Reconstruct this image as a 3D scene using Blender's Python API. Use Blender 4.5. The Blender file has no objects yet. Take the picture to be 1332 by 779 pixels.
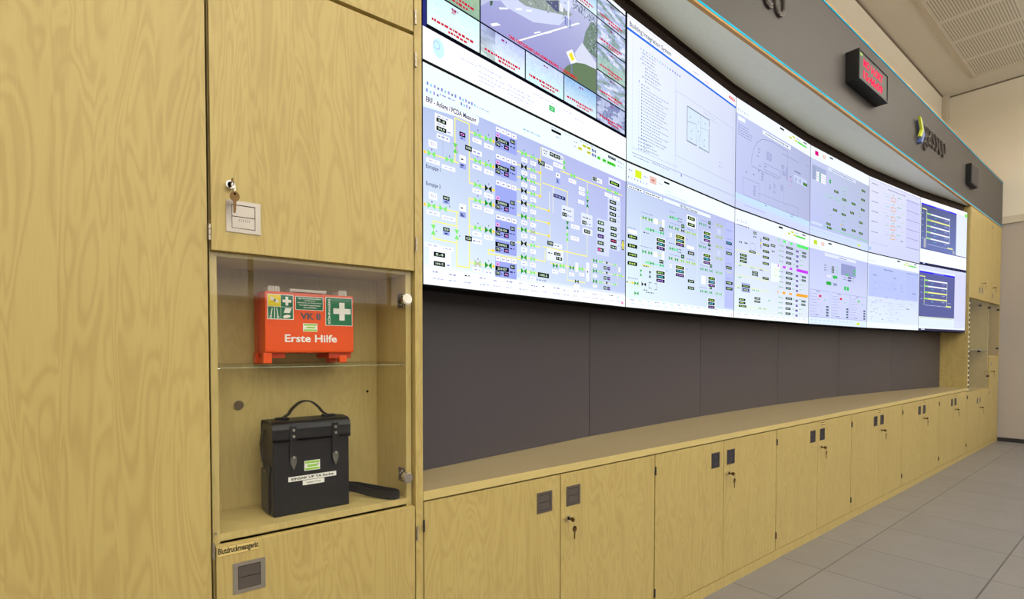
import bpy, bmesh, math, random
from mathutils import Vector, Matrix
from math import radians as R, sin, cos, pi

# ------------------------------------------------------------------ camera, world, light, exposure
sc = bpy.context.scene
COL = sc.collection
sc.view_settings.view_transform = 'Standard'
sc.view_settings.look = 'None'
sc.view_settings.gamma = 1.0
sc.view_settings.use_curve_mapping = False
sc.view_settings.exposure = 0.0

F_PX, CX, CY = 660.6, 595.5, 471.96
PITCH, ROLL, BETA, EYE = R(-1.3264), R(0.0963), R(35.612), 1.2856
cam_d = bpy.data.cameras.new('camera')
cam = bpy.data.objects.new('camera', cam_d)
COL.objects.link(cam)
sc.camera = cam
cam_d.sensor_fit = 'HORIZONTAL'
cam_d.sensor_width = 36.0
cam_d.lens = F_PX * 36.0 / 1332.0
cam_d.shift_x = (666.0 - CX) / 1332.0
cam_d.shift_y = (CY - 389.5) / 1332.0
cam_d.clip_start = 0.02
cam_d.clip_end = 100
_d = Vector((cos(BETA), sin(BETA)))
_m = Vector((-sin(BETA), cos(BETA)))
def _tw(x, y, z):
    return Vector((x*_d.x + y*_d.y, x*_m.x + y*_m.y, z))
_right = _tw(1, 0, 0)
_fw = _tw(0, cos(PITCH), sin(PITCH))
_up = _tw(0, -sin(PITCH), cos(PITCH))
_r2 = _right*cos(ROLL) - _up*sin(ROLL)
_u2 = _up*cos(ROLL) + _right*sin(ROLL)
_M = Matrix((_r2, _u2, -_fw)).transposed().to_4x4()
_M.translation = Vector((0, 0, EYE))
cam.matrix_world = _M

wd = bpy.data.worlds.new('world')
sc.world = wd
wd.use_nodes = True
wd.node_tree.nodes['Background'].inputs[0].default_value = (0.75, 0.8, 0.9, 1)
wd.node_tree.nodes['Background'].inputs[1].default_value = 0.4

LAMP_POWER = 24.0
LAMP_UP = 44.0  # added uplight that brightens the ceiling
LAMP_COL = (1.0, 0.95, 0.88)
WINDOW_FILL_GAIN = 1.85
WINDOW_FILL_COL = (1.0, 0.97, 0.95)
SCREEN_GAIN = 1.1

# ------------------------------------------------------------------ colour and material helpers
def s2l(c):
    c = c / 255.0
    return c/12.92 if c <= 0.04045 else ((c+0.055)/1.055)**2.4
def rgb(r, g, b): return (s2l(r), s2l(g), s2l(b), 1.0)

def mat(name, base, rough=0.5, metal=0.0, spec=0.5, bump=0.0, bscale=200, trans=0.0, var=0.0, vscale=30, coat=0.0):
    m = bpy.data.materials.new(name); m.use_nodes = True
    nt = m.node_tree; b = nt.nodes['Principled BSDF']
    b.inputs['Base Color'].default_value = base
    b.inputs['Roughness'].default_value = rough
    b.inputs['Metallic'].default_value = metal
    b.inputs['Specular IOR Level'].default_value = spec
    b.inputs['Transmission Weight'].default_value = trans
    b.inputs['Coat Weight'].default_value = coat
    geo = nt.nodes.new('ShaderNodeNewGeometry')
    if var > 0:
        n = nt.nodes.new('ShaderNodeTexNoise'); n.inputs['Scale'].default_value = vscale
        n.inputs['Detail'].default_value = 4
        nt.links.new(geo.outputs['Position'], n.inputs['Vector'])
        mx = nt.nodes.new('ShaderNodeMix'); mx.data_type = 'RGBA'
        mx.inputs['A'].default_value = tuple(v*(1-var) for v in base[:3]) + (1,)
        mx.inputs['B'].default_value = tuple(min(1, v*(1+var)) for v in base[:3]) + (1,)
        nt.links.new(n.outputs['Fac'], mx.inputs['Factor'])
        nt.links.new(mx.outputs['Result'], b.inputs['Base Color'])
    if bump > 0:
        n2 = nt.nodes.new('ShaderNodeTexNoise'); n2.inputs['Scale'].default_value = bscale
        nt.links.new(geo.outputs['Position'], n2.inputs['Vector'])
        bp = nt.nodes.new('ShaderNodeBump'); bp.inputs['Strength'].default_value = bump
        bp.inputs['Distance'].default_value = 0.002
        nt.links.new(n2.outputs['Fac'], bp.inputs['Height'])
        nt.links.new(bp.outputs['Normal'], b.inputs['Normal'])
    return m

def emis(name, col, strength):
    m = bpy.data.materials.new(name); m.use_nodes = True
    nt = m.node_tree; nt.nodes.clear()
    e = nt.nodes.new('ShaderNodeEmission'); o = nt.nodes.new('ShaderNodeOutputMaterial')
    e.inputs[0].default_value = col; e.inputs[1].default_value = strength
    nt.links.new(e.outputs[0], o.inputs[0])
    return m

def wood(name, light, dark, horiz=False, rough=0.42, contrast=1.0, big=True):
    """maple-look laminate: vertical strips, each with nested cathedral grain and fine pores"""
    m = bpy.data.materials.new(name); m.use_nodes = True
    nt = m.node_tree; N = nt.nodes; L = nt.links
    b = N['Principled BSDF']; b.inputs['Roughness'].default_value = rough
    b.inputs['Specular IOR Level'].default_value = 0.35
    geo = N.new('ShaderNodeNewGeometry'); oi = N.new('ShaderNodeObjectInfo')
    sep = N.new('ShaderNodeSeparateXYZ'); L.new(geo.outputs['Position'], sep.inputs[0])
    def math_(op, a, bb=None, c=None):
        n = N.new('ShaderNodeMath'); n.operation = op
        for i, v in enumerate((a, bb, c)):
            if v is None: continue
            if hasattr(v, 'links') or hasattr(v, 'is_linked'): L.new(v, n.inputs[i])
            else: n.inputs[i].default_value = v
        return n.outputs[0]
    x, y, z = sep.outputs[0], sep.outputs[1], sep.outputs[2]
    rnd = math_('MULTIPLY', oi.outputs['Random'], 37.0)
    if horiz: across, along = math_('ADD', y, math_('MULTIPLY', z, 0.6)), x
    else: across, along = math_('ADD', x, y), z
    across = math_('ADD', across, rnd)
    strip = math_('FLOOR', math_('DIVIDE', across, 0.094))
    soff = math_('MULTIPLY', math_('SINE', math_('MULTIPLY', strip, 12.9898)), 9.0)
    comb = N.new('ShaderNodeCombineXYZ')
    L.new(math_('MULTIPLY', across, 9.0), comb.inputs[0])
    L.new(math_('ADD', math_('MULTIPLY', along, 1.5), soff), comb.inputs[1])
    L.new(soff, comb.inputs[2])
    n1 = N.new('ShaderNodeTexNoise'); n1.inputs['Scale'].default_value = 1.0
    n1.inputs['Detail'].default_value = 2.0; n1.inputs['Roughness'].default_value = 0.45
    n1.inputs['Distortion'].default_value = 1.5
    L.new(comb.outputs[0], n1.inputs['Vector'])
    rings = math_('SINE', math_('MULTIPLY', n1.outputs['Fac'], 66.0))
    rings = math_('POWER', math_('MULTIPLY', math_('ADD', rings, 1.0), 0.5), 1.5)
    # fine pores
    comb2 = N.new('ShaderNodeCombineXYZ')
    L.new(math_('MULTIPLY', across, 420.0), comb2.inputs[0])
    L.new(math_('MULTIPLY', along, 9.0), comb2.inputs[1])
    n2 = N.new('ShaderNodeTexNoise'); n2.inputs['Scale'].default_value = 1.0; n2.inputs['Detail'].default_value = 3
    L.new(comb2.outputs[0], n2.inputs['Vector'])
    # broad cloud
    comb3 = N.new('ShaderNodeCombineXYZ')
    L.new(math_('ADD', math_('MULTIPLY', across, 7.0), soff), comb3.inputs[0])
    L.new(math_('MULTIPLY', along, 1.3), comb3.inputs[1])
    n3 = N.new('ShaderNodeTexNoise'); n3.inputs['Scale'].default_value = 1.0; n3.inputs['Detail'].default_value = 3
    L.new(comb3.outputs[0], n3.inputs['Vector'])
    f = math_('ADD', math_('MULTIPLY', rings, 0.31*contrast),
              math_('ADD', math_('MULTIPLY', n2.outputs['Fac'], 0.46), math_('MULTIPLY', n3.outputs['Fac'], 0.55)))
    f = math_('SUBTRACT', f, 0.24)
    cr = N.new('ShaderNodeMix'); cr.data_type = 'RGBA'; cr.clamp_factor = True
    cr.inputs['A'].default_value = light; cr.inputs['B'].default_value = dark
    L.new(f, cr.inputs['Factor'])
    L.new(cr.outputs['Result'], b.inputs['Base Color'])
    return m

M = {}
M['wood'] = wood('maple_laminate', (0.520, 0.415, 0.155, 1), (0.365, 0.262, 0.088, 1))
M['wood_in'] = wood('maple_laminate_inside', (0.60, 0.485, 0.195, 1), (0.44, 0.335, 0.13, 1), contrast=0.8)
M['wood_h'] = wood('maple_worktop_grazing_tone', (0.37, 0.30, 0.165, 1), (0.30, 0.235, 0.12, 1), horiz=True, rough=0.38, contrast=0.6)  # same maple, greyed in its colour for the sheen at grazing angles
M['edge'] = wood('maple_edge_band', (0.60, 0.49, 0.20, 1), (0.48, 0.37, 0.14, 1), horiz=True, contrast=0.5)
M['soffit'] = wood('soffit_laminate_lit_tone', (0.84, 0.86, 0.72, 1), (0.74, 0.76, 0.60, 1), horiz=True, rough=0.5, contrast=0.7)  # light wood with the screens' pale green glow put into its colour
M['orange'] = mat('raw_board_edge', rgb(190, 142, 72), 0.6, var=0.1)
M['cyan'] = mat('cyan_edge_strip', rgb(0, 178, 222), 0.6, spec=0.05)
M['gap'] = mat('gap_shade', rgb(22, 15, 8), 0.9, spec=0.1)  # near-black put in for the shade inside gaps, holes and recesses
M['panel'] = mat('charcoal_panel', rgb(70, 66, 72), 0.36, spec=0.5, var=0.04, vscale=60)
M['fascia'] = mat('grey_fascia_laminate', rgb(78, 74, 72), 0.5, spec=0.25, var=0.03, vscale=8)
M['filler'] = mat('dark_brown_filler', rgb(58, 42, 32), 0.8)
M['black'] = mat('black_housing', rgb(10, 10, 13), 0.5)
M['bezel'] = mat('black_bezel', rgb(4, 4, 8), 0.8, spec=0.1)
M['metal'] = mat('brushed_steel', rgb(178, 170, 158), 0.36, metal=0.85, bump=0.05, bscale=900)
M['metal_d'] = mat('dark_brushed_steel', rgb(112, 104, 98), 0.42, metal=0.7)
M['metal_g'] = mat('graphite_plate', rgb(60, 58, 66), 0.45, metal=0.4)
M['chrome'] = mat('chrome', rgb(225, 222, 215), 0.13, metal=1.0)
M['brass'] = mat('worn_brass', rgb(112, 86, 52), 0.4, metal=0.9)
M['white'] = mat('white_plastic', rgb(232, 228, 215), 0.4)
M['paper'] = mat('white_paper', rgb(238, 238, 232), 0.7)
M['ink'] = mat('black_ink', rgb(20, 18, 18), 0.7)
M['inkgrey'] = mat('grey_ink', rgb(80, 84, 92), 0.6)
M['tape'] = mat('beige_label_tape', rgb(215, 192, 120), 0.5)
M['red'] = mat('orange_red_plastic', rgb(230, 82, 14), 0.38, spec=0.5, coat=0.15)
M['red_d'] = mat('orange_red_plastic_seam', rgb(196, 60, 14), 0.45)
M['green'] = mat('safety_green', rgb(18, 112, 72), 0.5)
M['lime'] = mat('lime_label', rgb(150, 205, 70), 0.5)
M['yellow'] = mat('yellow_label', rgb(235, 212, 20), 0.5)
M['leather'] = mat('black_leather', rgb(20, 19, 21), 0.38, spec=0.5, bump=0.07, bscale=400, var=0.15, vscale=25)
M['leather_b'] = mat('brown_black_leather_side', rgb(52, 44, 34), 0.45, bump=0.25, bscale=500)
M['leather_w'] = mat('worn_leather_tip', rgb(98, 94, 88), 0.5, bump=0.2, bscale=500)
M['wall'] = mat('cream_wall', rgb(232, 224, 206), 0.9, spec=0.1, bump=0.05, bscale=60)
M['ceil'] = mat('cream_ceiling', rgb(222, 218, 206), 0.95, spec=0.1)
M['wall_low'] = mat('mauve_beige_wall_panel', rgb(172, 164, 156), 0.85, spec=0.15, var=0.02, vscale=12)
M['trimc'] = mat('cream_trim', rgb(205, 196, 176), 0.7)
M['base'] = mat('black_skirting', rgb(36, 34, 38), 0.5)
M['shadow'] = mat('shadow_gap_tone', rgb(130, 118, 100), 0.9)
M['room_dark'] = mat('dark_back_wall', rgb(70, 66, 62), 0.8)
M['lamp_h'] = mat('lamp_housing', rgb(225, 225, 225), 0.5)
M['emb_y'] = mat('emblem_yellow_green', rgb(205, 214, 60), 0.4)
M['emb_b'] = mat('emblem_blue', rgb(96, 120, 190), 0.4)
M['letter'] = mat('steel_letter', rgb(128, 122, 124), 0.35, metal=0.5)
M['ledbg'] = mat('clock_face', rgb(62, 59, 58), 0.5)
M['led'] = emis('red_led', rgb(255, 40, 80), 1.6)
M['spk'] = mat('speaker_grille', rgb(62, 58, 60), 0.7, bump=0.3, bscale=400)
M['grate'] = mat('slat_frame_grey', rgb(70, 72, 66), 0.5)
M['rubber'] = mat('dark_grommet', rgb(105, 90, 72), 0.7)

def glass_mat():
    m = bpy.data.materials.new('clear_glass'); m.use_nodes = True
    nt = m.node_tree; nt.nodes.clear()
    o = nt.nodes.new('ShaderNodeOutputMaterial')
    tr = nt.nodes.new('ShaderNodeBsdfTransparent'); tr.inputs[0].default_value = (0.985, 0.99, 0.985, 1)
    gl = nt.nodes.new('ShaderNodeBsdfGlossy'); gl.inputs['Roughness'].default_value = 0.0
    fr = nt.nodes.new('ShaderNodeFresnel'); fr.inputs[0].default_value = 1.5
    mx = nt.nodes.new('ShaderNodeMixShader')
    ge = nt.nodes.new('ShaderNodeNewGeometry'); ml = nt.nodes.new('ShaderNodeMath'); ml.operation = 'MULTIPLY'; sb = nt.nodes.new('ShaderNodeMath'); sb.operation = 'SUBTRACT'; sb.inputs[0].default_value = 1.0
    nt.links.new(ge.outputs['Backfacing'], sb.inputs[1]); nt.links.new(sb.outputs[0], ml.inputs[0]); nt.links.new(fr.outputs[0], ml.inputs[1])
    nt.links.new(ml.outputs[0], mx.inputs[0]); nt.links.new(tr.outputs[0], mx.inputs[1])
    nt.links.new(gl.outputs[0], mx.inputs[2]); nt.links.new(mx.outputs[0], o.inputs[0])
    return m
M['glass'] = glass_mat()
M['glass_e'] = mat('green_glass_edge', rgb(190, 205, 185), 0.15, spec=0.6)

def screen_mat():
    m = bpy.data.materials.new('display_picture'); m.use_nodes = True
    nt = m.node_tree; nt.nodes.clear()
    o = nt.nodes.new('ShaderNodeOutputMaterial'); e = nt.nodes.new('ShaderNodeEmission')
    a = nt.nodes.new('ShaderNodeAttribute'); a.attribute_name = 'Col'
    nt.links.new(a.outputs['Color'], e.inputs[0]); e.inputs[1].default_value = SCREEN_GAIN
    nt.links.new(e.outputs[0], o.inputs[0])
    return m
M['screen'] = screen_mat()

def floor_mat():
    m = bpy.data.materials.new('stone_floor_tiles'); m.use_nodes = True
    nt = m.node_tree; N = nt.nodes; L = nt.links; b = N['Principled BSDF']
    geo = N.new('ShaderNodeNewGeometry'); sep = N.new('ShaderNodeSeparateXYZ')
    L.new(geo.outputs['Position'], sep.inputs[0])
    def mt(op, a, bb=None):
        n = N.new('ShaderNodeMath'); n.operation = op
        for i, v in enumerate((a, bb)):
            if v is None: continue
            if hasattr(v, 'is_linked'): L.new(v, n.inputs[i])
            else: n.inputs[i].default_value = v
        return n.outputs[0]
    gx = mt('DIVIDE', mt('SUBTRACT', sep.outputs[0], TILE_X), 0.6)
    gy = mt('DIVIDE', mt('SUBTRACT', sep.outputs[1], TILE_Y), 0.6)
    def line(g):
        fr = mt('FRACT', g)
        d = mt('MINIMUM', fr, mt('SUBTRACT', 1.0, fr))
        return mt('LESS_THAN', d, 0.005)
    ln = mt('MAXIMUM', line(gx), line(gy))
    cell = N.new('ShaderNodeCombineXYZ'); L.new(mt('FLOOR', gx), cell.inputs[0]); L.new(mt('FLOOR', gy), cell.inputs[1])
    wn = N.new('ShaderNodeTexWhiteNoise'); wn.noise_dimensions = '3D'; L.new(cell.outputs[0], wn.inputs['Vector'])
    n1 = N.new('ShaderNodeTexNoise'); n1.inputs['Scale'].default_value = 3.5; n1.inputs['Detail'].default_value = 8
    n1.inputs['Roughness'].default_value = 0.65
    L.new(geo.outputs['Position'], n1.inputs['Vector'])
    f = mt('ADD', mt('MULTIPLY', wn.outputs['Value'], 0.25), mt('MULTIPLY', n1.outputs['Fac'], 0.9))
    mx = N.new('ShaderNodeMix'); mx.data_type = 'RGBA'
    mx.inputs['A'].default_value = (0.168, 0.160, 0.156, 1); mx.inputs['B'].default_value = (0.245, 0.233, 0.226, 1)
    L.new(f, mx.inputs['Factor'])
    m2 = N.new('ShaderNodeMix'); m2.data_type = 'RGBA'
    m2.inputs['B'].default_value = (0.06, 0.057, 0.057, 1)
    L.new(ln, m2.inputs['Factor']); L.new(mx.outputs['Result'], m2.inputs['A'])
    L.new(m2.outputs['Result'], b.inputs['Base Color'])
    b.inputs['Roughness'].default_value = 0.42
    b.inputs['Specular IOR Level'].default_value = 0.45
    bp = N.new('ShaderNodeBump'); bp.inputs['Strength'].default_value = 0.25; bp.inputs['Distance'].default_value = 0.003
    n4 = N.new('ShaderNodeTexNoise'); n4.inputs['Scale'].default_value = 14; n4.inputs['Detail'].default_value = 6
    L.new(geo.outputs['Position'], n4.inputs['Vector']); L.new(n4.outputs['Fac'], bp.inputs['Height'])
    L.new(bp.outputs['Normal'], b.inputs['Normal'])
    return m
TILE_X, TILE_Y = 4.061, 1.153
M['floor'] = floor_mat()

def slot_mat():
    m = bpy.data.materials.new('slotted_acoustic_tile'); m.use_nodes = True
    nt = m.node_tree; N = nt.nodes; L = nt.links; b = N['Principled BSDF']
    b.inputs['Roughness'].default_value = 0.9
    tc = N.new('ShaderNodeTexCoord'); sep = N.new('ShaderNodeSeparateXYZ'); L.new(tc.outputs['Object'], sep.inputs[0])
    def mt(op, a, bb=None):
        n = N.new('ShaderNodeMath'); n.operation = op
        for i, v in enumerate((a, bb)):
            if v is None: continue
            if hasattr(v, 'is_linked'): L.new(v, n.inputs[i])
            else: n.inputs[i].default_value = v
        return n.outputs[0]
    fr = mt('FRACT', mt('DIVIDE', sep.outputs[1], 0.024))
    st = mt('LESS_THAN', fr, 0.42)
    inx = mt('LESS_THAN', mt('ABSOLUTE', sep.outputs[0]), 0.285)
    iny = mt('LESS_THAN', mt('ABSOLUTE', sep.outputs[1]), 0.29)
    f = mt('MULTIPLY', st, mt('MULTIPLY', inx, iny))
    mx = N.new('ShaderNodeMix'); mx.data_type = 'RGBA'
    mx.inputs['A'].default_value = rgb(218, 214, 202); mx.inputs['B'].default_value = rgb(168, 162, 148)
    L.new(f, mx.inputs['Factor']); L.new(mx.outputs['Result'], b.inputs['Base Color'])
    return m
M['slot'] = slot_mat()

# ------------------------------------------------------------------ mesh builder
class MB:
    def __init__(s): s.v = []; s.f = []; s.m = []; s.mats = []; s.smooth = []
    def mi(s, m):
        if m not in s.mats: s.mats.append(m)
        return s.mats.index(m)
    def add(s, vs, fs, m, smooth=False):
        o = len(s.v); s.v += [tuple(v) for v in vs]; k = s.mi(m)
        for f in fs: s.f.append([i+o for i in f]); s.m.append(k); s.smooth.append(smooth)
        return s
    def box(s, x0, x1, y0, y1, z0, z1, m, bev=0.0):
        if bev <= 0:
            vs = [(x, y, z) for x in (x0, x1) for y in (y0, y1) for z in (z0, z1)]
            fs = [(0,1,3,2), (4,6,7,5), (0,4,5,1), (2,3,7,6), (0,2,6,4), (1,5,7,3)]
            return s.add(vs, fs, m)
        bm = bmesh.new(); bmesh.ops.create_cube(bm, size=1)
        for v in bm.verts:
            v.co = Vector(((x0+x1)/2 + v.co.x*(x1-x0), (y0+y1)/2 + v.co.y*(y1-y0), (z0+z1)/2 + v.co.z*(z1-z0)))
        bmesh.ops.bevel(bm, geom=bm.edges[:] , offset=bev, segments=2, affect='EDGES', profile=0.6)
        bm.verts.index_update()
        s.add([v.co[:] for v in bm.verts], [[v.index for v in f.verts] for f in bm.faces], m); bm.free()
        return s
    def prism(s, pts, a0, a1, m, axis='z', flip=False):
        """extrude polygon pts along axis between a0 and a1; pts in the two other axes (xy / xz / yz)"""
        n = len(pts)
        def P(p, a):
            if axis == 'z': return (p[0], p[1], a)
            if axis == 'y': return (p[0], a, p[1])
            return (a, p[0], p[1])
        vs = [P(p, a0) for p in pts] + [P(p, a1) for p in pts]
        fs = [list(range(n)), list(range(2*n-1, n-1, -1))]
        for i in range(n): fs.append([i, (i+1) % n, n+(i+1) % n, n+i])
        return s.add(vs, fs, m)
    def cyl(s, c, r, h, m, axis='y', n=24, r2=None, smooth=True):
        """cylinder starting at c, extending h along +axis"""
        r2 = r if r2 is None else r2
        vs = []
        for k, rr in ((0, r), (h, r2)):
            for i in range(n):
                a = 2*pi*i/n
                if axis == 'y': vs.append((c[0]+rr*cos(a), c[1]+k, c[2]+rr*sin(a)))
                elif axis == 'z': vs.append((c[0]+rr*cos(a), c[1]+rr*sin(a), c[2]+k))
                else: vs.append((c[0]+k, c[1]+rr*cos(a), c[2]+rr*sin(a)))
        s.add(vs, [[i, (i+1) % n, n+(i+1) % n, n+i] for i in range(n)], m, smooth)
        s.add(vs, [list(range(n)), list(range(2*n-1, n-1, -1))], m)
        return s
    def tube(s, path, r, m, n=8, closed=False):
        pts = [Vector(p) for p in path]; k = len(pts); vs = []
        for i, p in enumerate(pts):
            a = pts[i-1] if (i > 0 or closed) else p
            b = pts[(i+1) % k] if (i < k-1 or closed) else p
            t = (b-a).normalized()
            ref = Vector((0, 0, 1)) if abs(t.z) < 0.9 else Vector((0, 1, 0))
            u = t.cross(ref).normalized(); w = t.cross(u)
            for j in range(n):
                an = 2*pi*j/n; vs.append(p + u*r*cos(an) + w*r*sin(an))
        fs = []
        for i in range(k if closed else k-1):
            for j in range(n):
                i2 = (i+1) % k
                fs.append([i*n+j, i*n+(j+1) % n, i2*n+(j+1) % n, i2*n+j])
        s.add(vs, fs, m, True)
        if not closed: s.add(vs, [list(range(n)), list(range((k-1)*n, k*n))[::-1]], m)
        return s
    def ribbon(s, path, wdir, w, th, m):
        """flat strap: path points, width direction(s) wdir, width w, thickness th"""
        pts = [Vector(p) for p in path]; k = len(pts); vs = []
        for i, p in enumerate(pts):
            t = (pts[min(i+1, k-1)] - pts[max(i-1, 0)]).normalized()
            wd_ = Vector(wdir[i] if isinstance(wdir, list) else wdir).normalized()
            wd_ = (wd_ - t*wd_.dot(t)).normalized()
            nn = t.cross(wd_).normalized()
            for a, b in ((-1,-1), (1,-1), (1,1), (-1,1)): vs.append(p + wd_*(a*w/2) + nn*(b*th/2))
        fs = [[0,1,2,3], [4*k-1, 4*k-2, 4*k-3, 4*k-4]]
        for i in range(k-1):
            for j in range(4): fs.append([4*i+j, 4*i+(j+1) % 4, 4*i+4+(j+1) % 4, 4*i+4+j])
        return s.add(vs, fs, m, False)
    def build(s, name, parent=None, loc=None, bevel=0.0, kind=None):
        me = bpy.data.meshes.new(name)
        me.from_pydata(s.v, [], s.f)
        for m in s.mats: me.materials.append(M[m] if isinstance(m, str) else m)
        for p, k, sm in zip(me.polygons, s.m, s.smooth): p.material_index = k; p.use_smooth = sm
        bm = bmesh.new(); bm.from_mesh(me); bmesh.ops.recalc_face_normals(bm, faces=bm.faces); bm.to_mesh(me); bm.free()
        me.update()
        o = bpy.data.objects.new(name, me); COL.objects.link(o)
        if loc: o.location = loc
        if parent is not None: o.parent = parent
        if bevel > 0:
            b = o.modifiers.new('bevel', 'BEVEL'); b.width = bevel; b.segments = 2; b.limit_method = 'ANGLE'
        if kind: o['kind'] = kind
        return o

def thing(name, label, cat, loc=(0, 0, 0), group=None):
    o = bpy.data.objects.new(name, None); COL.objects.link(o)
    o.location = loc; o.empty_display_size = 0.1
    o['label'] = label; o['category'] = cat
    if group: o['group'] = group
    return o
def tag(o, label, cat, group=None):
    o['label'] = label; o['category'] = cat
    if group: o['group'] = group
    return o
def copy_tree(o, parent=None, top=True):
    c = o.copy(); COL.objects.link(c); c.parent = parent
    for ch in list(o.children): copy_tree(ch, c, False)
    return c

# text outlines ------------------------------------------------------
_tc = {}
def text_geo(s, extrude=0.0, offset=0.0):
    key = (s, extrude, offset)
    if key in _tc: return _tc[key]
    cu = bpy.data.curves.new('t', 'FONT'); cu.body = s; cu.size = 1.0
    cu.extrude = extrude; cu.offset = offset; cu.resolution_u = 3
    ob = bpy.data.objects.new('t', cu); COL.objects.link(ob)
    dg = bpy.context.evaluated_depsgraph_get(); dg.update()
    me = ob.evaluated_get(dg).to_mesh()
    vs = [tuple(v.co) for v in me.vertices]; fs = [list(p.vertices) for p in me.polygons]
    ob.evaluated_get(dg).to_mesh_clear()
    bpy.data.objects.remove(ob); bpy.data.curves.remove(cu)
    if vs:
        bb = (min(v[0] for v in vs), max(v[0] for v in vs), min(v[1] for v in vs), max(v[1] for v in vs))
    else: bb = (0, 1, 0, 1)
    _tc[key] = (vs, fs, bb)
    return _tc[key]
def text_on(mb, s, x0, x1, z0, z1, y, m, ex=0.0, bold=0.0):
    """text filling the box x0..x1, z0..z1 on a plane facing -y"""
    vs, fs, bb = text_geo(s, ex, bold)
    sx = (x1-x0)/(bb[1]-bb[0]); sz = (z1-z0)/(bb[3]-bb[2])
    mb.add([(x0+(v[0]-bb[0])*sx, y - v[2], z0+(v[1]-bb[2])*sz) for v in vs], fs, m)

# ------------------------------------------------------------------ key dimensions (metres)
FY = 1.381                       # front plane of all the cabinets
XL, XR = 0.852, 8.46             # the bay between the two tall cabinets
ARC = [(.858,1.386),(2.116,1.543),(3.380,1.638),(4.648,1.671),(5.916,1.646),(7.180,1.552),(8.439,1.403)]
SZ, SH = 1.4961, 0.712           # underside of the video wall, height of one display
WT = 0.835                       # worktop height
CEIL = 5.07
WALL_B, WALL_R, WALL_L, WALL_F = 2.02, 10.45, -3.2, -6.6

# ------------------------------------------------------------------ the room
def S(name, mb, **k):
    return mb.build(name, kind='structure', **k)
S('floor', MB().box(WALL_L-.1, WALL_R+.1, WALL_F-.1, WALL_B+.1, -0.1, 0, 'floor'))
S('ceiling', MB().box(WALL_L-.1, WALL_R+.1, WALL_F-.1, WALL_B+.1, CEIL, CEIL+0.12, 'ceil'))
S('wall_back', MB().box(WALL_L-.1, WALL_R+.1, WALL_B, WALL_B+.1, 0, CEIL, 'wall'))
S('wall_right', MB().box(WALL_R, WALL_R+.1, WALL_F-.1, WALL_B, 0, CEIL, 'wall').box(WALL_R-.03, WALL_R, WALL_F, WALL_B, 0.0, 3.06, 'wall_low'))
S('wall_left', MB().box(WALL_L-.1, WALL_L, WALL_F-.1, WALL_B, 0, CEIL, 'wall'))
M['fill_glow'] = emis('added_fill_light_pane', WINDOW_FILL_COL + (1,), WINDOW_FILL_GAIN)
S('wall_front', MB().box(WALL_L, WALL_R, WALL_F-.1, WALL_F, 4.6, CEIL, 'wall').box(WALL_L, WALL_R, WALL_F-.1, WALL_F, 0, 2.2, 'room_dark'))
for k in range(5):   # unseen glowing window band behind the camera, added as frontal fill light
    xa = WALL_L + (WALL_R-WALL_L)*k/5; xb = WALL_L + (WALL_R-WALL_L)*(k+1)/5
    S('window_added_%d' % (k+1), MB().box(xa, xa+.04, WALL_F-.1, WALL_F, 2.2, 4.6, 'trimc').box(xb-.04, xb, WALL_F-.1, WALL_F, 2.2, 4.6, 'trimc')
      .box(xa+.04, xb-.04, WALL_F-.1, WALL_F, 2.2, 2.25, 'trimc').box(xa+.04, xb-.04, WALL_F-.1, WALL_F, 4.55, 4.6, 'trimc').box(xa+.04, xb-.04, WALL_F-.07, WALL_F-.06, 2.25, 4.55, 'fill_glow'))
S('trim_1', MB().box(WALL_R-.05, WALL_R, WALL_F, 1.95, 3.06, 3.085, 'trimc').box(WALL_R-.035, WALL_R, WALL_F, 1.95, 3.085, 3.16, 'trimc'))
S('trim_2', MB().box(WALL_R-.125, WALL_R, WALL_B-.065, WALL_B, 3.16, CEIL, 'trimc', 0.004))
S('trim_3', MB().box(WALL_L, WALL_R-.125, WALL_B-.012, WALL_B, CEIL-.018, CEIL, 'shadow').box(WALL_R-.012, WALL_R, WALL_F, WALL_B-.065, CEIL-.018, CEIL, 'shadow'))  # darker strips stand in for the shaded gap along the ceiling
S('baseboard_right', MB().box(WALL_R-.045, WALL_R-.03, WALL_F, 1.38, 0, 0.055, 'base'))
# slotted acoustic tiles of the ceiling field
tile0 = None
frame = MB()
X0T, Y0T, TS = 5.42, 1.625, 0.644
frame.box(X0T-.03, 9.94, Y0T, Y0T+.03, CEIL-.012, CEIL, 'trimc').box(9.925, 9.955, -1.0, Y0T+.03, CEIL-.012, CEIL, 'trimc')
S('trim_4', frame)
for i in range(7):
    for j in range(4):
        x = X0T + TS*(i+.5); y = Y0T - .62*(j+.5)
        if tile0 is None:
            tile0 = MB().box(-.32, .32, -.308, .308, -.010, 0, 'slot', 0.002).build('ceiling_tile', loc=(x, y, CEIL))
            o = tile0
        else:
            o = tile0.copy(); COL.objects.link(o); o.location = (x, y, CEIL)
        tag(o, 'slotted cream acoustic tile in the perforated field of the ceiling', 'ceiling tile', 'slotted acoustic ceiling tiles')

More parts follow.
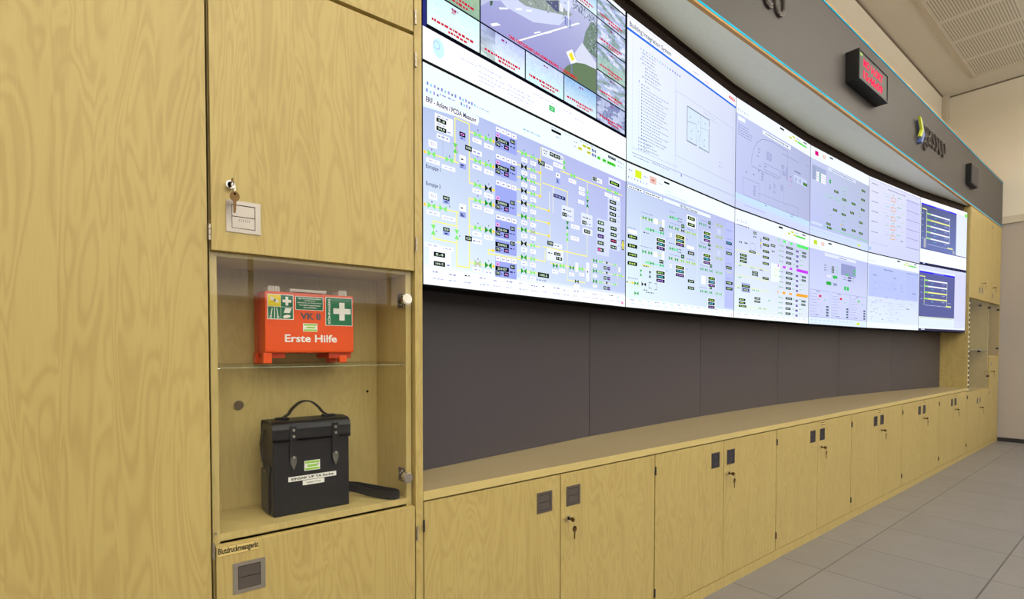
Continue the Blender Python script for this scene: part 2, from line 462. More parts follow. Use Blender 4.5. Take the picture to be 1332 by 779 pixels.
# added pendant lamps, out of view, to light the room and its ceiling
def added_lamp(x, y, lab):
    t = thing('added_pendant_lamp', lab, 'lamp', (x, y, CEIL-.45), 'added pendant lamps over the control room')
    MB().box(-.66, .66, -.36, -.34, -.03, .04, 'lamp_h').box(-.66, .66, .34, .36, -.03, .04, 'lamp_h') \
        .box(-.66, -.64, -.34, .34, -.03, .04, 'lamp_h').box(.64, .66, -.34, .34, -.03, .04, 'lamp_h').box(-.64, .64, -.34, .34, 0, .01, 'lamp_h').build('housing', t)
    for sx in (-.5, .5): MB().cyl((sx, 0, .01), .004, .44, 'metal', axis='z', n=8).build('suspension_rod', t)
    for nm, e, z, rx in (('added_light_down', LAMP_POWER, -.012, 0), ('added_light_up', LAMP_UP, .025, pi)):
        ld = bpy.data.lights.new(nm, 'AREA'); ld.shape = 'RECTANGLE'; ld.size = 1.2; ld.size_y = 0.62
        ld.energy = e; ld.color = LAMP_COL
        lo = bpy.data.objects.new(nm, ld); COL.objects.link(lo); lo.parent = t; lo.location = (0, 0, z); lo.rotation_euler = (rx, 0, 0)
for x in (-1.8, 0.9, 3.6, 6.3, 9.0):
    for y in (-0.6, -2.7, -4.9):
        added_lamp(x, y, 'added rectangular pendant lamp, out of view over the control room floor')

# ------------------------------------------------------------------ hardware makers (geometry local to a door's empty, front face at y=0)
def pull(parent, x0, x1, z0, z1, fr='metal', inn='metal', marks=True):
    """square recessed flush pull: raised frame, near-black sheet for the recess shade, finger flap with engraved marks"""
    w = x1-x0; h = z1-z0; a = w*.155; mb = MB()
    y0, y1 = -.0022, 0.0005
    mb.box(x0, x1, y0, y1, z0, z0+a*.8, fr).box(x0, x1, y0, y1, z1-a*.8, z1, fr)
    mb.box(x0, x0+a, y0, y1, z0+a*.8, z1-a*.8, fr).box(x1-a, x1, y0, y1, z0+a*.8, z1-a*.8, fr)
    mb.box(x0+a, x1-a, -.0003, y1, z0+a*.8, z1-a*.8, 'gap')
    zm = (z0+z1)/2
    mb.box(x0+a+.0015, x1-a-.0015, -.0014, -.0004, zm+.001, z1-a*.8-.002, inn)
    mb.box(x0+a+.0015, x1-a-.0015, -.0018, -.0004, z0+a*.8+.0015, zm-.001, inn)
    if marks:
        for k in range(6):
            xx = x0 + w*(.36+.06*k); mb.box(xx, xx+.0012, -.0021, -.0017, zm-h*.15, zm-h*.07, 'metal_d')
    return mb.build('handle', parent)
def lock(parent, x, z):
    return MB().cyl((x, -.011, z), .0105, .011, 'chrome').cyl((x, -.0125, z), .0068, .0016, 'gap').build('lock', parent)
def hinge(parent, x, z0, z1, m='metal'):
    h_ = z1-z0
    mb = MB()
    for k in range(3):
        mb.cyl((x, -.004, z0+h_*k/3+.0006), .0034, h_/3-.0012, m, axis='z', n=12)
    return mb.build('hinge', parent)
def key_ring(x, z, label, group='keys left in the cabinet locks', side=1):
    """a key in the lock with a second key hanging from it on a ring"""
    t = thing('key_ring', label, 'key', (x, FY-.0125, z), group)
    mb = MB()
    mb.box(-.0012, .0012, -.012, 0, -.0035, .0035, 'brass')
    n = 14; ring = [(-.019+.0105*cos(2*pi*i/n), .0095*sin(2*pi*i/n)) for i in range(n)]
    mb.prism(ring, -.0012, .0012, 'brass', axis='x'); mb.build('inserted_key', t)
    pth = [(.002+.0045*cos(a), -.024+.004*cos(a), -.012+.013*sin(a)) for a in [2*pi*i/16 for i in range(16)]]
    MB().tube(pth, .0011, 'chrome', 6, True).build('split_ring', t)
    hk = MB(); zz = -.0295
    bow = [(.004+.0115*cos(2*pi*i/14), zz-.006+.0125*sin(2*pi*i/14)) for i in range(14)]
    hk.prism(bow, -.0262, -.0240, 'brass', axis='y')
    hk.cyl((.004, -.0267, zz+.000), .0032, .0032, 'gap', n=10)
    hk.prism([(.0005, zz-.017), (.0075, zz-.017), (.0075, zz-.030), (.0062, zz-.033), (.0075, zz-.036), (.0058, zz-.040), (.0070, zz-.043), (.004, zz-.0475), (.0005, zz-.044)], -.0260, -.0242, 'brass', axis='y')
    hk.build('hanging_key', t)
    return t
def door(parent, x0, x1, z0, z1, m='wood', th=.019, name='door'):
    """one leaf in the cabinet's own coordinates; front face at y=0"""
    return MB().box(x0, x1, 0, th, z0, z1, m, 0.0012).build(name, parent)

# ------------------------------------------------------------------ big left cabinet
t = thing('tall_cabinet', 'full-height maple cabinet filling the left edge, one plain uncut door', 'cabinet', (-.36, FY, 0))
MB().box(0, .018, .022, .60, 0, 3.0, 'wood').box(.574, .592, .022, .60, 0, 3.0, 'wood').box(.018, .574, .022, .60, 2.98, 3.0, 'wood') \
    .box(.018, .574, .022, .60, 0.03, 0.054, 'wood').box(.018, .574, .58, .60, .054, 2.98, 'wood_in').box(0, .592, 0.003, .022, 0, .052, 'wood').build('carcass', t)
d = door(t, .002, .591, .057, 2.998)
hinge(d, .5955, 1.560, 1.600); hinge(d, .5955, .767, .807); hinge(d, .5955, 2.55, 2.59)

# ------------------------------------------------------------------ cabinet with the glass niche
CX0 = .236
t = thing('tall_cabinet', 'narrow full-height maple cabinet with a glass-fronted niche, right of the plain cabinet', 'cabinet', (CX0, FY, 0))
W_ = .589
nb = MB()
# niche carcass: sides, floor, top, back (visible through the glass)
nb.box(0.002, .019, .021, .60, 0, 3.0, 'wood_in').box(W_-.023, W_-.004, .021, .60, 0, 3.0, 'wood_in')
nb.box(.019, W_-.023, .021, .60, .800, .8185, 'wood_in').box(.019, W_-.023, .021, .60, 1.527, 1.545, 'wood_in')
nb.box(.019, W_-.023, .226, .244, .8185, 1.527, 'wood_in').box(.019, W_-.023, .021, .60, 2.98, 3.0, 'wood_in')
nb.box(.019, W_-.023, .58, .60, 0.054, 2.98, 'wood_in').box(.019, W_-.023, .021, .60, 2.264, 2.282, 'wood_in')
nb.box(.019, W_-.023, .021, .60, .03, .054, 'wood_in').box(0, W_, .003, .021, 0, .052, 'wood')
nb.build('carcass', t)
du = door(t, .004, W_-.004, 2.278, 2.998, name='door'); hinge(du, W_+.002, 2.30, 2.345); hinge(du, W_+.002, 2.88, 2.92)
dm = door(t, .004, W_-.004, 1.538, 2.266)
hinge(dm, W_+.002, 2.169, 2.214); hinge(dm, W_+.002, 1.599, 1.642)
pull(dm, .0385, .1215, 1.5875, 1.668)
lock(dm, .0475, 1.703)
dl = door(t, .006, W_-.004, .057, .7945)
hinge(dl, W_+.002, .685, .729); hinge(dl, W_+.002, .12, .16)
pull(dl, .0445, .1245, .663, .743, 'metal', 'metal_d')
lb = MB().box(.0075, .1105, -.0008, 0, .7665, .7925, 'tape')
for a in ((.0085, .1095, .7672, .7679), (.0085, .1095, .7911, .7918), (.0085, .0092, .7672, .7918), (.1088, .1095, .7672, .7918)):
    lb.box(a[0], a[1], -.0011, -.0007, a[2], a[3], 'ink')
text_on(lb, 'Blutdruckmessgerät', .0105, .1075, .7690, .7895, -.0011, 'ink', 0, 0.03)
lb.build('label', dl)
gd = MB().box(.001, W_-.009, .010, .016, .802, 1.533, 'glass').build('glass_door', t)
gd['label'] = 'clear frameless glass door of the niche'
for zc in (1.447, .890):
    x = .556
    hk = MB().cyl((x, -.008, zc), .0165, .016, 'chrome', n=32).cyl((x, -.0115, zc), .0135, .0036, 'white' if zc > 1 else 'metal', n=32, r2=.0150)
    hk.cyl((x, .016, zc), .0125, .007, 'black', n=24)
    hk.box(x-.002, x+.010, .023, .05, zc-.006, zc+.006, 'metal_d', .001)
    hk.box(x+.004, x+.010, .028, .062, zc-.022, zc+.022, 'metal_d', .001)
    hk.cyl((x+.001, .034, zc-.014), .0035, .004, 'chrome', axis='x', n=10).cyl((x+.001, .034, zc+.014), .0035, .004, 'chrome', axis='x', n=10)
    hk.build('glass_hinge', gd)
MB().box(.020, W_-.024, .028, .222, 1.243, 1.252, 'glass').box(.020, W_-.024, .0274, .028, 1.2428, 1.2438, 'glass_e').box(.020, W_-.024, .222, .2228, 1.2508, 1.2518, 'glass_e').build('glass_shelf', t)
for xx in (.018, W_-.030):
    for yy in (.05, .20): MB().cyl((xx, yy, 1.2403), .0025, .010, 'chrome', axis='x', n=10).build('shelf_peg', t)
MB().cyl((.112, .222, 1.126), .0135, .004, 'rubber', n=28).build('grommet', t)
MB().cyl((.530, .2235, 1.147), .004, .0025, 'gap', n=12).build('peg_hole', t)
MB().cyl((.0095, .0195, .822), .0035, .0015, 'metal', n=12).build('screw_cap', t)
key_ring(CX0+.0475, 1.703, 'keys hanging from the lock above the bright steel pull, upper left')

MB().box(.825, .852, FY+.001, 2.0, 0, 3.0, 'wood', .001).build('divider_panel')
tag(bpy.data.objects['divider_panel'], 'tall thin maple end panel between glass niche cabinet and video wall', 'panel')

# ------------------------------------------------------------------ low cabinets
LW = (XR-XL)/6
place = ['beside the tall niche cabinet, nearest the camera', 'second from the tall niche cabinet', 'third from the tall niche cabinet',
         'fourth from the tall niche cabinet', 'fifth from the tall niche cabinet, next to last', 'farthest, ending against the tall cabinet by the wall']
def low_cabinet(first):
    t = thing('low_cabinet', '', 'cabinet', (XL, FY, 0), 'low double-door cabinets under the worktop')
    MB().box(0, .018, .021, .55, .056, .804, 'wood').box(LW-.018, LW, .021, .55, .056, .804, 'wood').box(.018, LW-.018, .021, .55, .035, .056, 'wood') \
        .box(.018, LW-.018, .021, .55, .786, .804, 'wood').box(.018, LW-.018, .54, .55, .056, .786, 'wood').box(LW/2-.009, LW/2+.009, .021, .54, .056, .786, 'gap').build('carcass', t)
    MB().box(0, LW, 0.0, .02, 0, .054, 'wood').build('plinth', t)
    hm = LW/2
    a = door(t, .0035, hm-.0024, .0575, .7995); b = door(t, hm+.0024, LW-.0035, .0575, .7995)
    hinge(a, 0, .706, .745, 'metal_g'); hinge(a, 0, .13, .17, 'metal_g'); hinge(b, LW-.001, .706, .745, 'metal_g'); hinge(b, LW-.001, .13, .17, 'metal_g')
    fr = 'metal_d' if first else 'metal_g'
    pull(a, hm-.129, hm-.048, .6665, .746, fr, fr, first); pull(b, hm+.033, hm+.114, .6665, .746, fr, fr, first)
    lock(b, hm+.036, .622)
    return t, a, b
lc0, a0, b0 = low_cabinet(True)
lc0['label'] = 'low maple double-door cabinet ' + place[0]
lc1, a1, b1 = low_cabinet(False)
lc1.location.x = XL + LW
lc1['label'] = 'low maple double-door cabinet ' + place[1]
for i in range(2, 6):
    c = copy_tree(lc1); c.location = (XL+LW*i, FY, 0); c['label'] = 'low maple double-door cabinet ' + place[i]
    bd = [o for o in c.children if o.name.startswith('door')][1]
    x = LW/2 + (.03 if i != 3 else -.05)
    lab = MB().box(x, x+.095, -.0008, 0, .765, .794, 'tape')
    for zz in (.7685, .7845):
        xx = x+.006
        random.seed(i)
        while xx < x+.085:
            w = random.uniform(.004, .016); lab.box(xx, min(xx+w, x+.089), -.0012, -.0006, zz, zz+.0065, 'ink'); xx += w+.003
    lab.build('label', bd)
kp = ['nearest low cabinet', 'second low cabinet', 'third low cabinet', 'fourth low cabinet', 'fifth low cabinet', 'farthest low cabinet']
for i in range(6):
    key_ring(XL+LW*i+LW/2+.036, .622, 'keys hanging from the lock of the %s under the worktop' % kp[i])

# worktop, back edge follows the curved panelling
POFF = .222
back = [(x, y+POFF) for x, y in ARC]; back[0] = (XL, back[0][1]); back[-1] = (XR, back[-1][1])
wt = MB()
poly = [(XL, FY+.0015)] + [(XR, FY+.0015)] + back[::-1]
wt.prism(poly, .806, WT, 'wood_h', axis='z')
o = wt.build('worktop', bevel=0)
MB().box(XL, XR, FY-.001, FY+.0014, .806, WT+.0003, 'edge', .0004).build('edge_band', o)
tag(o, 'long maple worktop on the low cabinets below the video wall', 'worktop')

# charcoal panelling behind, one board per bend
pn = thing('back_panelling', 'charcoal panelling between the worktop and the video wall', 'wall panel', (XL, back[0][1], WT))
for i in range(6):
    (xa, ya), (xb, yb) = back[i], back[i+1]
    L_ = math.hypot(xb-xa, yb-ya); ux, uy = (xb-xa)/L_, (yb-ya)/L_
    g = .0022
    p = [(xa+ux*g, ya+uy*g), (xb-ux*g, yb-uy*g), (xb-ux*g-uy*.018, yb-uy*g+ux*.018), (xa+ux*g-uy*.018, ya+uy*g+ux*.018)]
    p = [(q[0]-XL, q[1]-back[0][1]) for q in p]
    MB().prism(p, 0.0005, 2.16, 'panel', axis='z').build('panel', pn)
bk = [(x-XL, y+.0185-back[0][1]) for x, y in back]
MB().prism(bk + [(x, y+.01) for x, y in bk[::-1]], 0.001, 2.15, 'gap', axis='z').build('backing', pn)

# ------------------------------------------------------------------ fascia over the video wall
fa = thing('fascia', 'long grey fascia over the video wall with cyan-lined wooden edges', 'fascia', (XL, FY, 3.0))
FX1 = 10.412
def fx(x): return x-XL
for a, b in ((-.40, .84), (.84, 4.715), (4.715, FX1)):
    MB().box(fx(a)+.0008, fx(b)-.0008, .0015, .019, .0230, .6240, 'fascia').build('board', fa)
MB().box(fx(-.4), fx(FX1), -.0015, .018, .0110, .0230, 'cyan').build('lower_cyan_strip', fa)
MB().box(fx(-.4), fx(FX1), -.0015, .018, .6240, .635, 'cyan').build('upper_cyan_strip', fa)
MB().box(fx(-.4), fx(FX1), -.0005, .018, 0.0, .0110, 'orange').build('lower_edge', fa)
MB().box(fx(-.4), fx(FX1), -.0005, .40, .635, .652, 'orange').build('top_board', fa)
MB().box(fx(-.4), fx(FX1), .019, .40, .10, .12, 'filler').build('inner_board', fa)
ins = [(x, y+.012) for x, y in ARC]; ins[0] = (XL, ins[0][1]); ins[-1] = (XR, ins[-1][1])
sp_ = [(fx(x), y-FY) for x, y in ([(XL, FY+.018), (XR, FY+.018)] + ins[::-1])]
so = MB()
xs = 4.76
def arc_y(x):
    for i in range(6):
        if ins[i][0] <= x <= ins[i+1][0]:
            f = (x-ins[i][0])/(ins[i+1][0]-ins[i][0]); return ins[i][1]*(1-f)+ins[i+1][1]*f
left = [(XL, FY+.018), (xs-.001, FY+.018), (xs-.001, arc_y(xs))] + [p for p in ins[::-1] if p[0] < xs]
right = [(xs+.001, FY+.018), (XR, FY+.018)] + [p for p in ins[::-1] if p[0] > xs] + [(xs+.001, arc_y(xs))]
MB().prism([(fx(x), y-FY) for x, y in left], 0, .016, 'soffit', axis='z').build('soffit_board', fa)
MB().prism([(fx(x), y-FY) for x, y in right], 0, .016, 'soffit', axis='z').build('soffit_board', fa)
fl_ = [(fx(x), y+.035-FY) for x, y in ARC]
MB().prism(fl_ + [(x, y+.015) for x, y in fl_[::-1]], -.078, .10, 'filler', axis='z').build('filler_strip', fa)
fo = [(x, y) for x, y in ins]
MB().prism([(fx(x), y-FY) for x, y in ins] + [(fx(x), y-FY+.05) for x, y in ins[::-1]], -.0005, .012, 'filler', axis='z').build('recess_board', fa)

# ------------------------------------------------------------------ lettering on the fascia
def fascia_logo(xr, label):
    t = thing('company_sign', label, 'sign', (xr-1.17, FY-.004, 3.24), 'company signs on the fascia')
    # emblem
    ex_ = .115
    y = [(-.002, .176), (.046, .166), (.128, .075), (.060, .000), (.008, .000), (.075, .075)]
    b_ = [(.072, .170), (.118, .160), (.205, .060), (.135, -.035), (.075, -.035), (.150, .060)]
    y = [(a+ex_, b) for a, b in y]; b_ = [(a+ex_, b) for a, b in b_]
    MB().prism(y, -.034, -.016, 'emb_y', axis='y').build('emblem_chevron', t)
    MB().prism(b_, -.026, 0.004, 'emb_b', axis='y').build('blue_chevron', t)  # second, blue chevron of the emblem
    # letters
    s = 'gassco'; xw = .80; x0 = .37
    _, _, bball = text_geo(s); full = bball[1]-bball[0]
    for i, ch in enumerate(s):
        vs, fs, bb = text_geo(ch, 0.5)
        if i == 0: px = bball[0]
        else:
            _, _, b1 = text_geo(s[:i+1]); px = b1[1]-(bb[1]-bb[0])
        sx = xw/full; sz = .165/(text_geo('o')[2][3]-text_geo('o')[2][2])
        mb = MB()
        def put(off, y0, y1, m):
            vs2, fs2, bb2 = text_geo(ch, 0.5, off)
            mb.add([(x0+(px-bball[0]+v[0]-bb[0])*sx, y0+(.5-v[2])*(y1-y0), .028+(v[1])*sz) for v in vs2], fs2, m)
        put(-.004, -.009, .000, 'metal_d'); put(-.022, -.0115, -.0088, 'fascia')
        mb.build('letter', t)
    return t
fascia_logo(3.41, 'large company sign on the fascia nearest the camera, only its end letters showing')
fascia_logo(7.19, 'company sign on the fascia between the red clock and the black speaker')

# LED clock ----------------------------------------------------------
t = thing('led_clock', 'black box clock with red digits mounted on the grey fascia', 'clock', (4.42, FY, 3.21))
cw, ch_, cd = .64, .212, .075
MB().box(0, cw, -cd, 0, 0, ch_, 'black', .002).build('case', t)
MB().box(.012, cw-.012, -cd-.001, -cd+.002, .010, ch_-.010, 'ledbg').build('face', t)
rim = MB().box(0.001, .014, -cd-.006, -cd, 0.001, ch_-.001, 'black').box(cw-.014, cw-.001, -cd-.006, -cd, .001, ch_-.001, 'black') \
    .box(.014, cw-.014, -cd-.006, -cd, .001, .012, 'black').box(.014, cw-.014, -cd-.006, -cd, ch_-.012, ch_-.001, 'black')
rim.build('rim', t)
dg_ = MB()
text_on(dg_, 'MO 14.OKT', .10, .52, .112, .172, -cd-.0015, 'led', 0, .035)
text_on(dg_, '15:46:09', .10, .52, .030, .092, -cd-.0015, 'led', 0, .035)
dg_.build('digits', t)
MB().box(.030, .075, -cd-.002, -cd, ch_-.036, ch_-.020, 'lime').build('sticker', t)

# speaker --------------------------------------------------------------
t = thing('wall_speaker', 'small flat black square speaker at the far right of the fascia', 'speaker', (8.17, FY, 3.200))
MB().box(0, .36, -.045, 0, 0, .225, 'black', .004).build('case', t)
MB().box(.012, .348, -.049, -.044, .012, .213, 'spk', .002).build('grille', t)

# ------------------------------------------------------------------ video wall
def lin(c): return tuple(s2l(v) for v in c[:3]) + (1.0,)
class Canvas:
    """picture of one display: coloured polygons in u (0..1 left-right), v (0..1 top-down), stacked in thin layers"""
    def __init__(s, row): s.row = row; s.P = []; s.seed = random.Random(row*77+5)
    def V(s, v): return v - s.row
    def poly(s, pts, cols, z=1):
        if not isinstance(cols, list): cols = [cols]*len(pts)
        s.P.append(([(u, s.V(v)) for u, v in pts], [lin(c) for c in cols], z))
    def rect(s, u0, v0, u1, v1, c, z=1):
        s.poly([(u0, v1), (u1, v1), (u1, v0), (u0, v0)], c, z)
    def grad(s, u0, v0, u1, v1, tl, tr, br, bl, z=0, n=4):
        def ds(q):
            g = sum(q)/3; return tuple((v*.80+g*.20)*.985 for v in q)
        tl, tr, br, bl = ds(tl), ds(tr), ds(br), ds(bl)
        def mixc(a, b, f): return tuple(a[i]*(1-f)+b[i]*f for i in range(3))
        def at(f, g): return mixc(mixc(tl, tr, f), mixc(bl, br, f), g)
        for i in range(n):
            for j in range(n):
                fs = (i/n, (i+1)/n); gs = (j/n, (j+1)/n)
                q = [(fs[0], gs[1]), (fs[1], gs[1]), (fs[1], gs[0]), (fs[0], gs[0])]
                s.poly([(u0+(u1-u0)*a, v0+(v1-v0)*b) for a, b in q], [at(a, b) for a, b in q], z)
    def frame(s, u0, v0, u1, v1, c, t=.003, z=2):
        tv = t*1.78
        s.rect(u0, v0, u1, v0+tv, c, z); s.rect(u0, v1-tv, u1, v1, c, z); s.rect(u0, v0, u0+t, v1, c, z); s.rect(u1-t, v0, u1, v1, c, z)
    def line(s, pts, c, t=.003, z=2):
        for (a, b), (p, q) in zip(pts[:-1], pts[1:]):
            if abs(a-p) < 1e-6: s.rect(a-t/2, min(b, q)-t*.89, a+t/2, max(b, q)+t*.89, c, z)
            elif abs(b-q) < 1e-6: s.rect(min(a, p)-t/2, b-t*.89, max(a, p)+t/2, b+t*.89, c, z)
            else:
                dx, dy = (p-a)*1.78, q-b; L_ = math.hypot(dx, dy); nx, ny = -dy/L_*t/2, dx/L_*t*.89
                s.poly([(a+nx, b+ny), (p+nx, q+ny), (p-nx, q-ny), (a-nx, b-ny)], c, z)
    def text(s, t, u0, u1, v0, v1, c, z=4, bold=0.0):
        vs, fs, bb = text_geo(t, 0, bold)
        sx = (u1-u0)/(bb[1]-bb[0]); sy = (v1-v0)/(bb[3]-bb[2])
        for f in fs:
            s.poly([(u0+(vs[i][0]-bb[0])*sx, v1-(vs[i][1]-bb[2])*sy) for i in f], c, z)
    def scrib(s, u, v, w, h, c, z=3, gap=.35):
        x = u
        while x < u+w:
            k = s.seed.uniform(.004, .014); e = min(x+k, u+w)
            s.rect(x, v+h*s.seed.uniform(0, .2), e, v+h*s.seed.uniform(.75, 1), c, z); x = e + k*gap + .0015
    def valve(s, u, v, c=(90, 220, 90), w=.026, h=.030, vert=False, z=4):
        a, b = w/2, h/2
        if vert:
            a, b = h/2/1.78, w/2*1.78
            s.poly([(u-a, v-b), (u+a, v-b), (u, v)][::-1], c, z); s.poly([(u-a, v+b), (u, v), (u+a, v+b)][::-1], c, z)
        else:
            s.poly([(u-a, v+b), (u, v), (u-a, v-b)], c, z); s.poly([(u+a, v-b), (u, v), (u+a, v+b)], c, z)
    def val(s, u0, v0, u1, v1, t=None, c=(215, 240, 215), bg=(12, 14, 22), z=4):
        s.rect(u0, v0, u1, v1, bg, z)
        pu, pv = (u1-u0)*.16, (v1-v0)*.24
        if t: s.text(t, u0+pu, u1-pu, v0+pv, v1-pv, c, z+1, .02)
        else: s.scrib(u0+pu, v0+pv, (u1-u0)-2*pu, (v1-v0)-2*pv, c, z+1)
    def noise(s, u0, v0, u1, v1, nx, ny, fn, z=1):
        for i in range(nx):
            for j in range(ny):
                a, b = u0+(u1-u0)*i/nx, u0+(u1-u0)*(i+1)/nx; c_, d_ = v0+(v1-v0)*j/ny, v0+(v1-v0)*(j+1)/ny
                s.rect(a, c_, b, d_, fn((i+.5)/nx, (j+.5)/ny), z)
    def build(s, name, parent, W, H):
        verts, faces, cols = [], [], []
        for pts, cs, z in s.P:
            o = len(verts)
            verts += [(u*W, -.0002*z, (1-v)*H) for u, v in pts]
            faces.append(list(range(o, o+len(pts)))); cols += cs
        me = bpy.data.meshes.new(name); me.from_pydata(verts, [], faces)
        at = me.color_attributes.new('Col', 'FLOAT_COLOR', 'CORNER')
        flat = []
        for c in cols: flat += list(c)
        at.data.foreach_set('color', flat)
        me.materials.append(M['screen']); me.update()
        ob = bpy.data.objects.new(name, me); COL.objects.link(ob); ob.parent = parent
        return ob
BLK = (12, 12, 24); WHT = (255, 255, 255); NAVY = (30, 36, 84); YL = (252, 246, 120); GR = (96, 226, 96); DG = (20, 130, 50); DK = (34, 40, 60)
PALE = (244, 248, 255); GRY = (140, 150, 205); SB = (160, 175, 240)

def toolbar_items(c, v0, n=10, u0=.01, du=.018, cols=((70, 90, 210), (90, 180, 230), (120, 110, 220), (60, 70, 150))):
    for k in range(n):
        col = cols[k % len(cols)]
        c.rect(u0+du*k, v0+.004*(k % 2), u0+du*k+.006, v0+.015, tuple(int(q*.7+75) for q in col), 3)

# -- display 1 (upper left): camera wall picture over a browser window
def pic_cctv():
    c = Canvas(0); r = c.seed
    c.rect(0, 0, 1, 1, BLK, 0)
    c.rect(0, .853, 1, 1, (253, 255, 255), 1)
    c.rect(0, 0, .990, .026, (240, 244, 255), 1); c.rect(0, .026, .012, .853, (44, 48, 120), 1)
    U = [.012, .2045, .3995, .597, .7945, .992]; Vv = [.032, .1905, .348, .5165, .6785, .838]
    fam = [((214, 246, 250), (236, 255, 246)), ((190, 200, 250), (236, 255, 250)), ((200, 215, 255), (214, 250, 245)), ((150, 190, 235), (225, 245, 250)), ((170, 180, 225), (205, 215, 235))]
    def cell(i, j, kind):
        u0, u1, v0, v1 = U[i]+.0025, U[i+1]-.0025, Vv[j]+.004, Vv[j+1]-.004
        A, B = fam[kind % len(fam)]
        rr = random.Random(i*13+j*7)
        def fn(a, b):
            n = .5+.5*sin(a*9+i*2+3*sin(b*7+j))*cos(b*8-j)
            k = rr.uniform(-12, 12)
            base = [A[q]*(1-b)+B[q]*b for q in range(3)]
            if i == 4: # busy street views
                g = (120, 150, 130) if n > .62 else ((235, 240, 250) if n < .3 else (175, 190, 225))
                if j == 4: g = (110, 120, 165) if n > .5 else (190, 200, 230)
                if j == 2 and b > .45: g = (150, 190, 165)
                base = [base[q]*.35+g[q]*.65 for q in range(3)]; k *= 2
            elif j == 3 and i == 0: base = [170-20*b, 195-10*b, 160]
            elif kind == 1 and a < .3: base = [base[q]*(.78+.2*n) for q in range(3)]
            return tuple(max(0, min(255, base[q]+k*.5)) for q in range(3))
        c.noise(u0, v0, u1, v1, 16, 12, fn, 1)
        red = (205, 20, 60)
        w = u1-u0; h = v1-v0
        c.scrib(u0+w*.08, v1-h*.28, w*.80, h*.095, red, 3, .15)
        c.scrib(u0+w*.38, v1-h*.15, w*.38, h*.085, red, 3, .15)
        c.scrib(u0+w*.45, v0+h*.09, w*.12, h*.08, (150, 40, 120), 3)
    for j in range(5):
        for i in range(5):
            if 1 <= i <= 3 and 1 <= j <= 3: continue
            cell(i, j, (i+j) % 4 if i < 4 else 4)
    c.text('289', .097, .112, .700, .722, (190, 30, 90), 4, .02)
    # big road view
    u0, u1, v0, v1 = .2070, .792, .1945, .6745
    c.grad(u0, v0, u1, v1, (176, 184, 236), (196, 200, 240), (150, 150, 214), (158, 160, 226), 1, 6)
    c.poly([(.29,.506),(.3,.4),(.31,.1945),(.66,.1945),(.6,.361),(.571,.415),(.438,.5),(.313,.519)][::-1], (208, 216, 246), 2)
    c.poly([(.207,.1945),(.36,.1945),(.40,.442),(.368,.441),(.244,.543),(.207,.6)][::-1], (190, 198, 226), 2)
    c.poly([(.368,.441),(.401,.442),(.48,.401),(.571,.35),(.631,.318),(.644,.292),(.607,.3),(.571,.274),(.50,.1945),(.33,.1945),(.34,.36)][::-1], (150, 162, 158), 3)
    c.poly([(.244,.543),(.256,.534),(.253,.557),(.245,.57)][::-1], (70, 100, 70), 3)
    c.poly([(.496,.335),(.565,.278),(.568,.343),(.548,.35),(.525,.342)][::-1], (92, 96, 132), 4)
    c.poly([(.571,.28),(.594,.285),(.589,.327),(.571,.329)][::-1], (235, 238, 250), 4)
    for k in range(60):
        a = r.random(); b = r.random(); uu = .34+.26*a; vv = .24+.12*b+.12*(1-a)*.8
        c.rect(uu, vv, uu+.006, vv+.008, r.choice([(120, 140, 120), (170, 180, 172), (190, 200, 200)]), 4)
    c.poly([(.631,.224),(.70,.1945),(.79,.1945),(.788,.25),(.755,.25),(.701,.256)][::-1], (186, 196, 222), 3)
    for k in range(70):
        a = r.random(); b = r.random(); uu = .64+.14*a; vv = .20+.05*b
        c.rect(uu, vv, uu+.005, vv+.010, r.choice([(90, 96, 130), (235, 240, 250), (130, 140, 170), (110, 120, 150)]), 4)
    c.poly([(.755,.254),(.790,.225),(.790,.457),(.736,.446),(.706,.422),(.722,.338)][::-1], (120, 140, 128), 3)
    for k in range(80):
        a = r.random(); b = r.random(); uu = .735+.053*a; vv = .26+.18*b
        c.rect(uu, vv, uu+.005, vv+.008, r.choice([(70, 90, 96), (150, 170, 150), (170, 180, 200), (100, 118, 110)]), 4)
    c.poly([(.702,.418),(.790,.484),(.790,.524),(.71,.543),(.671,.563),(.658,.514)][::-1], (216, 220, 240), 3)
    c.poly([(.603,.638),(.621,.61),(.671,.563),(.716,.539),(.790,.524),(.790,.6745),(.59,.6745)][::-1], (106, 128, 98), 4)
    c.poly([(.352,.665),(.362,.663),(.689,.315),(.676,.318)], (250, 250, 255), 3)
    for q in ([(.28,.547),(.32,.516),(.322,.523),(.285,.554)], [(.245,.657),(.272,.631),(.29,.63),(.254,.664)], [(.441,.553),(.473,.523),(.473,.531),(.443,.559)],
              [(.355,.49),(.382,.47),(.384,.478),(.358,.498)], [(.40,.462),(.43,.44),(.432,.447),(.403,.469)], [(.50,.51),(.53,.48),(.53,.488),(.50,.518)]):
        c.poly(q[::-1], (252, 252, 255), 3)
    c.poly([(.617,.235),(.626,.228),(.623,.382),(.615,.388)][::-1], (236, 240, 252), 5)
    for k in range(3):
        c.rect(.600+.013*k, .338, .608+.013*k, .388, (128, 140, 196), 5)
    c.poly([(.636,.593),(.643,.587),(.645,.651),(.637,.65)][::-1], (120, 130, 170), 5)
    c.poly([(.608,.543),(.642,.503),(.671,.56),(.636,.594)], (250, 250, 248), 6)
    c.poly([(.622,.544),(.640,.523),(.658,.553),(.639,.575)], (236, 226, 60), 7)
    c.text('CAM, WESTZUFAHRT-LKW ADMIN BUILDING,  11.10.2013 08:06:11', .323, .672, .650, .672, (215, 10, 50), 6, .05)
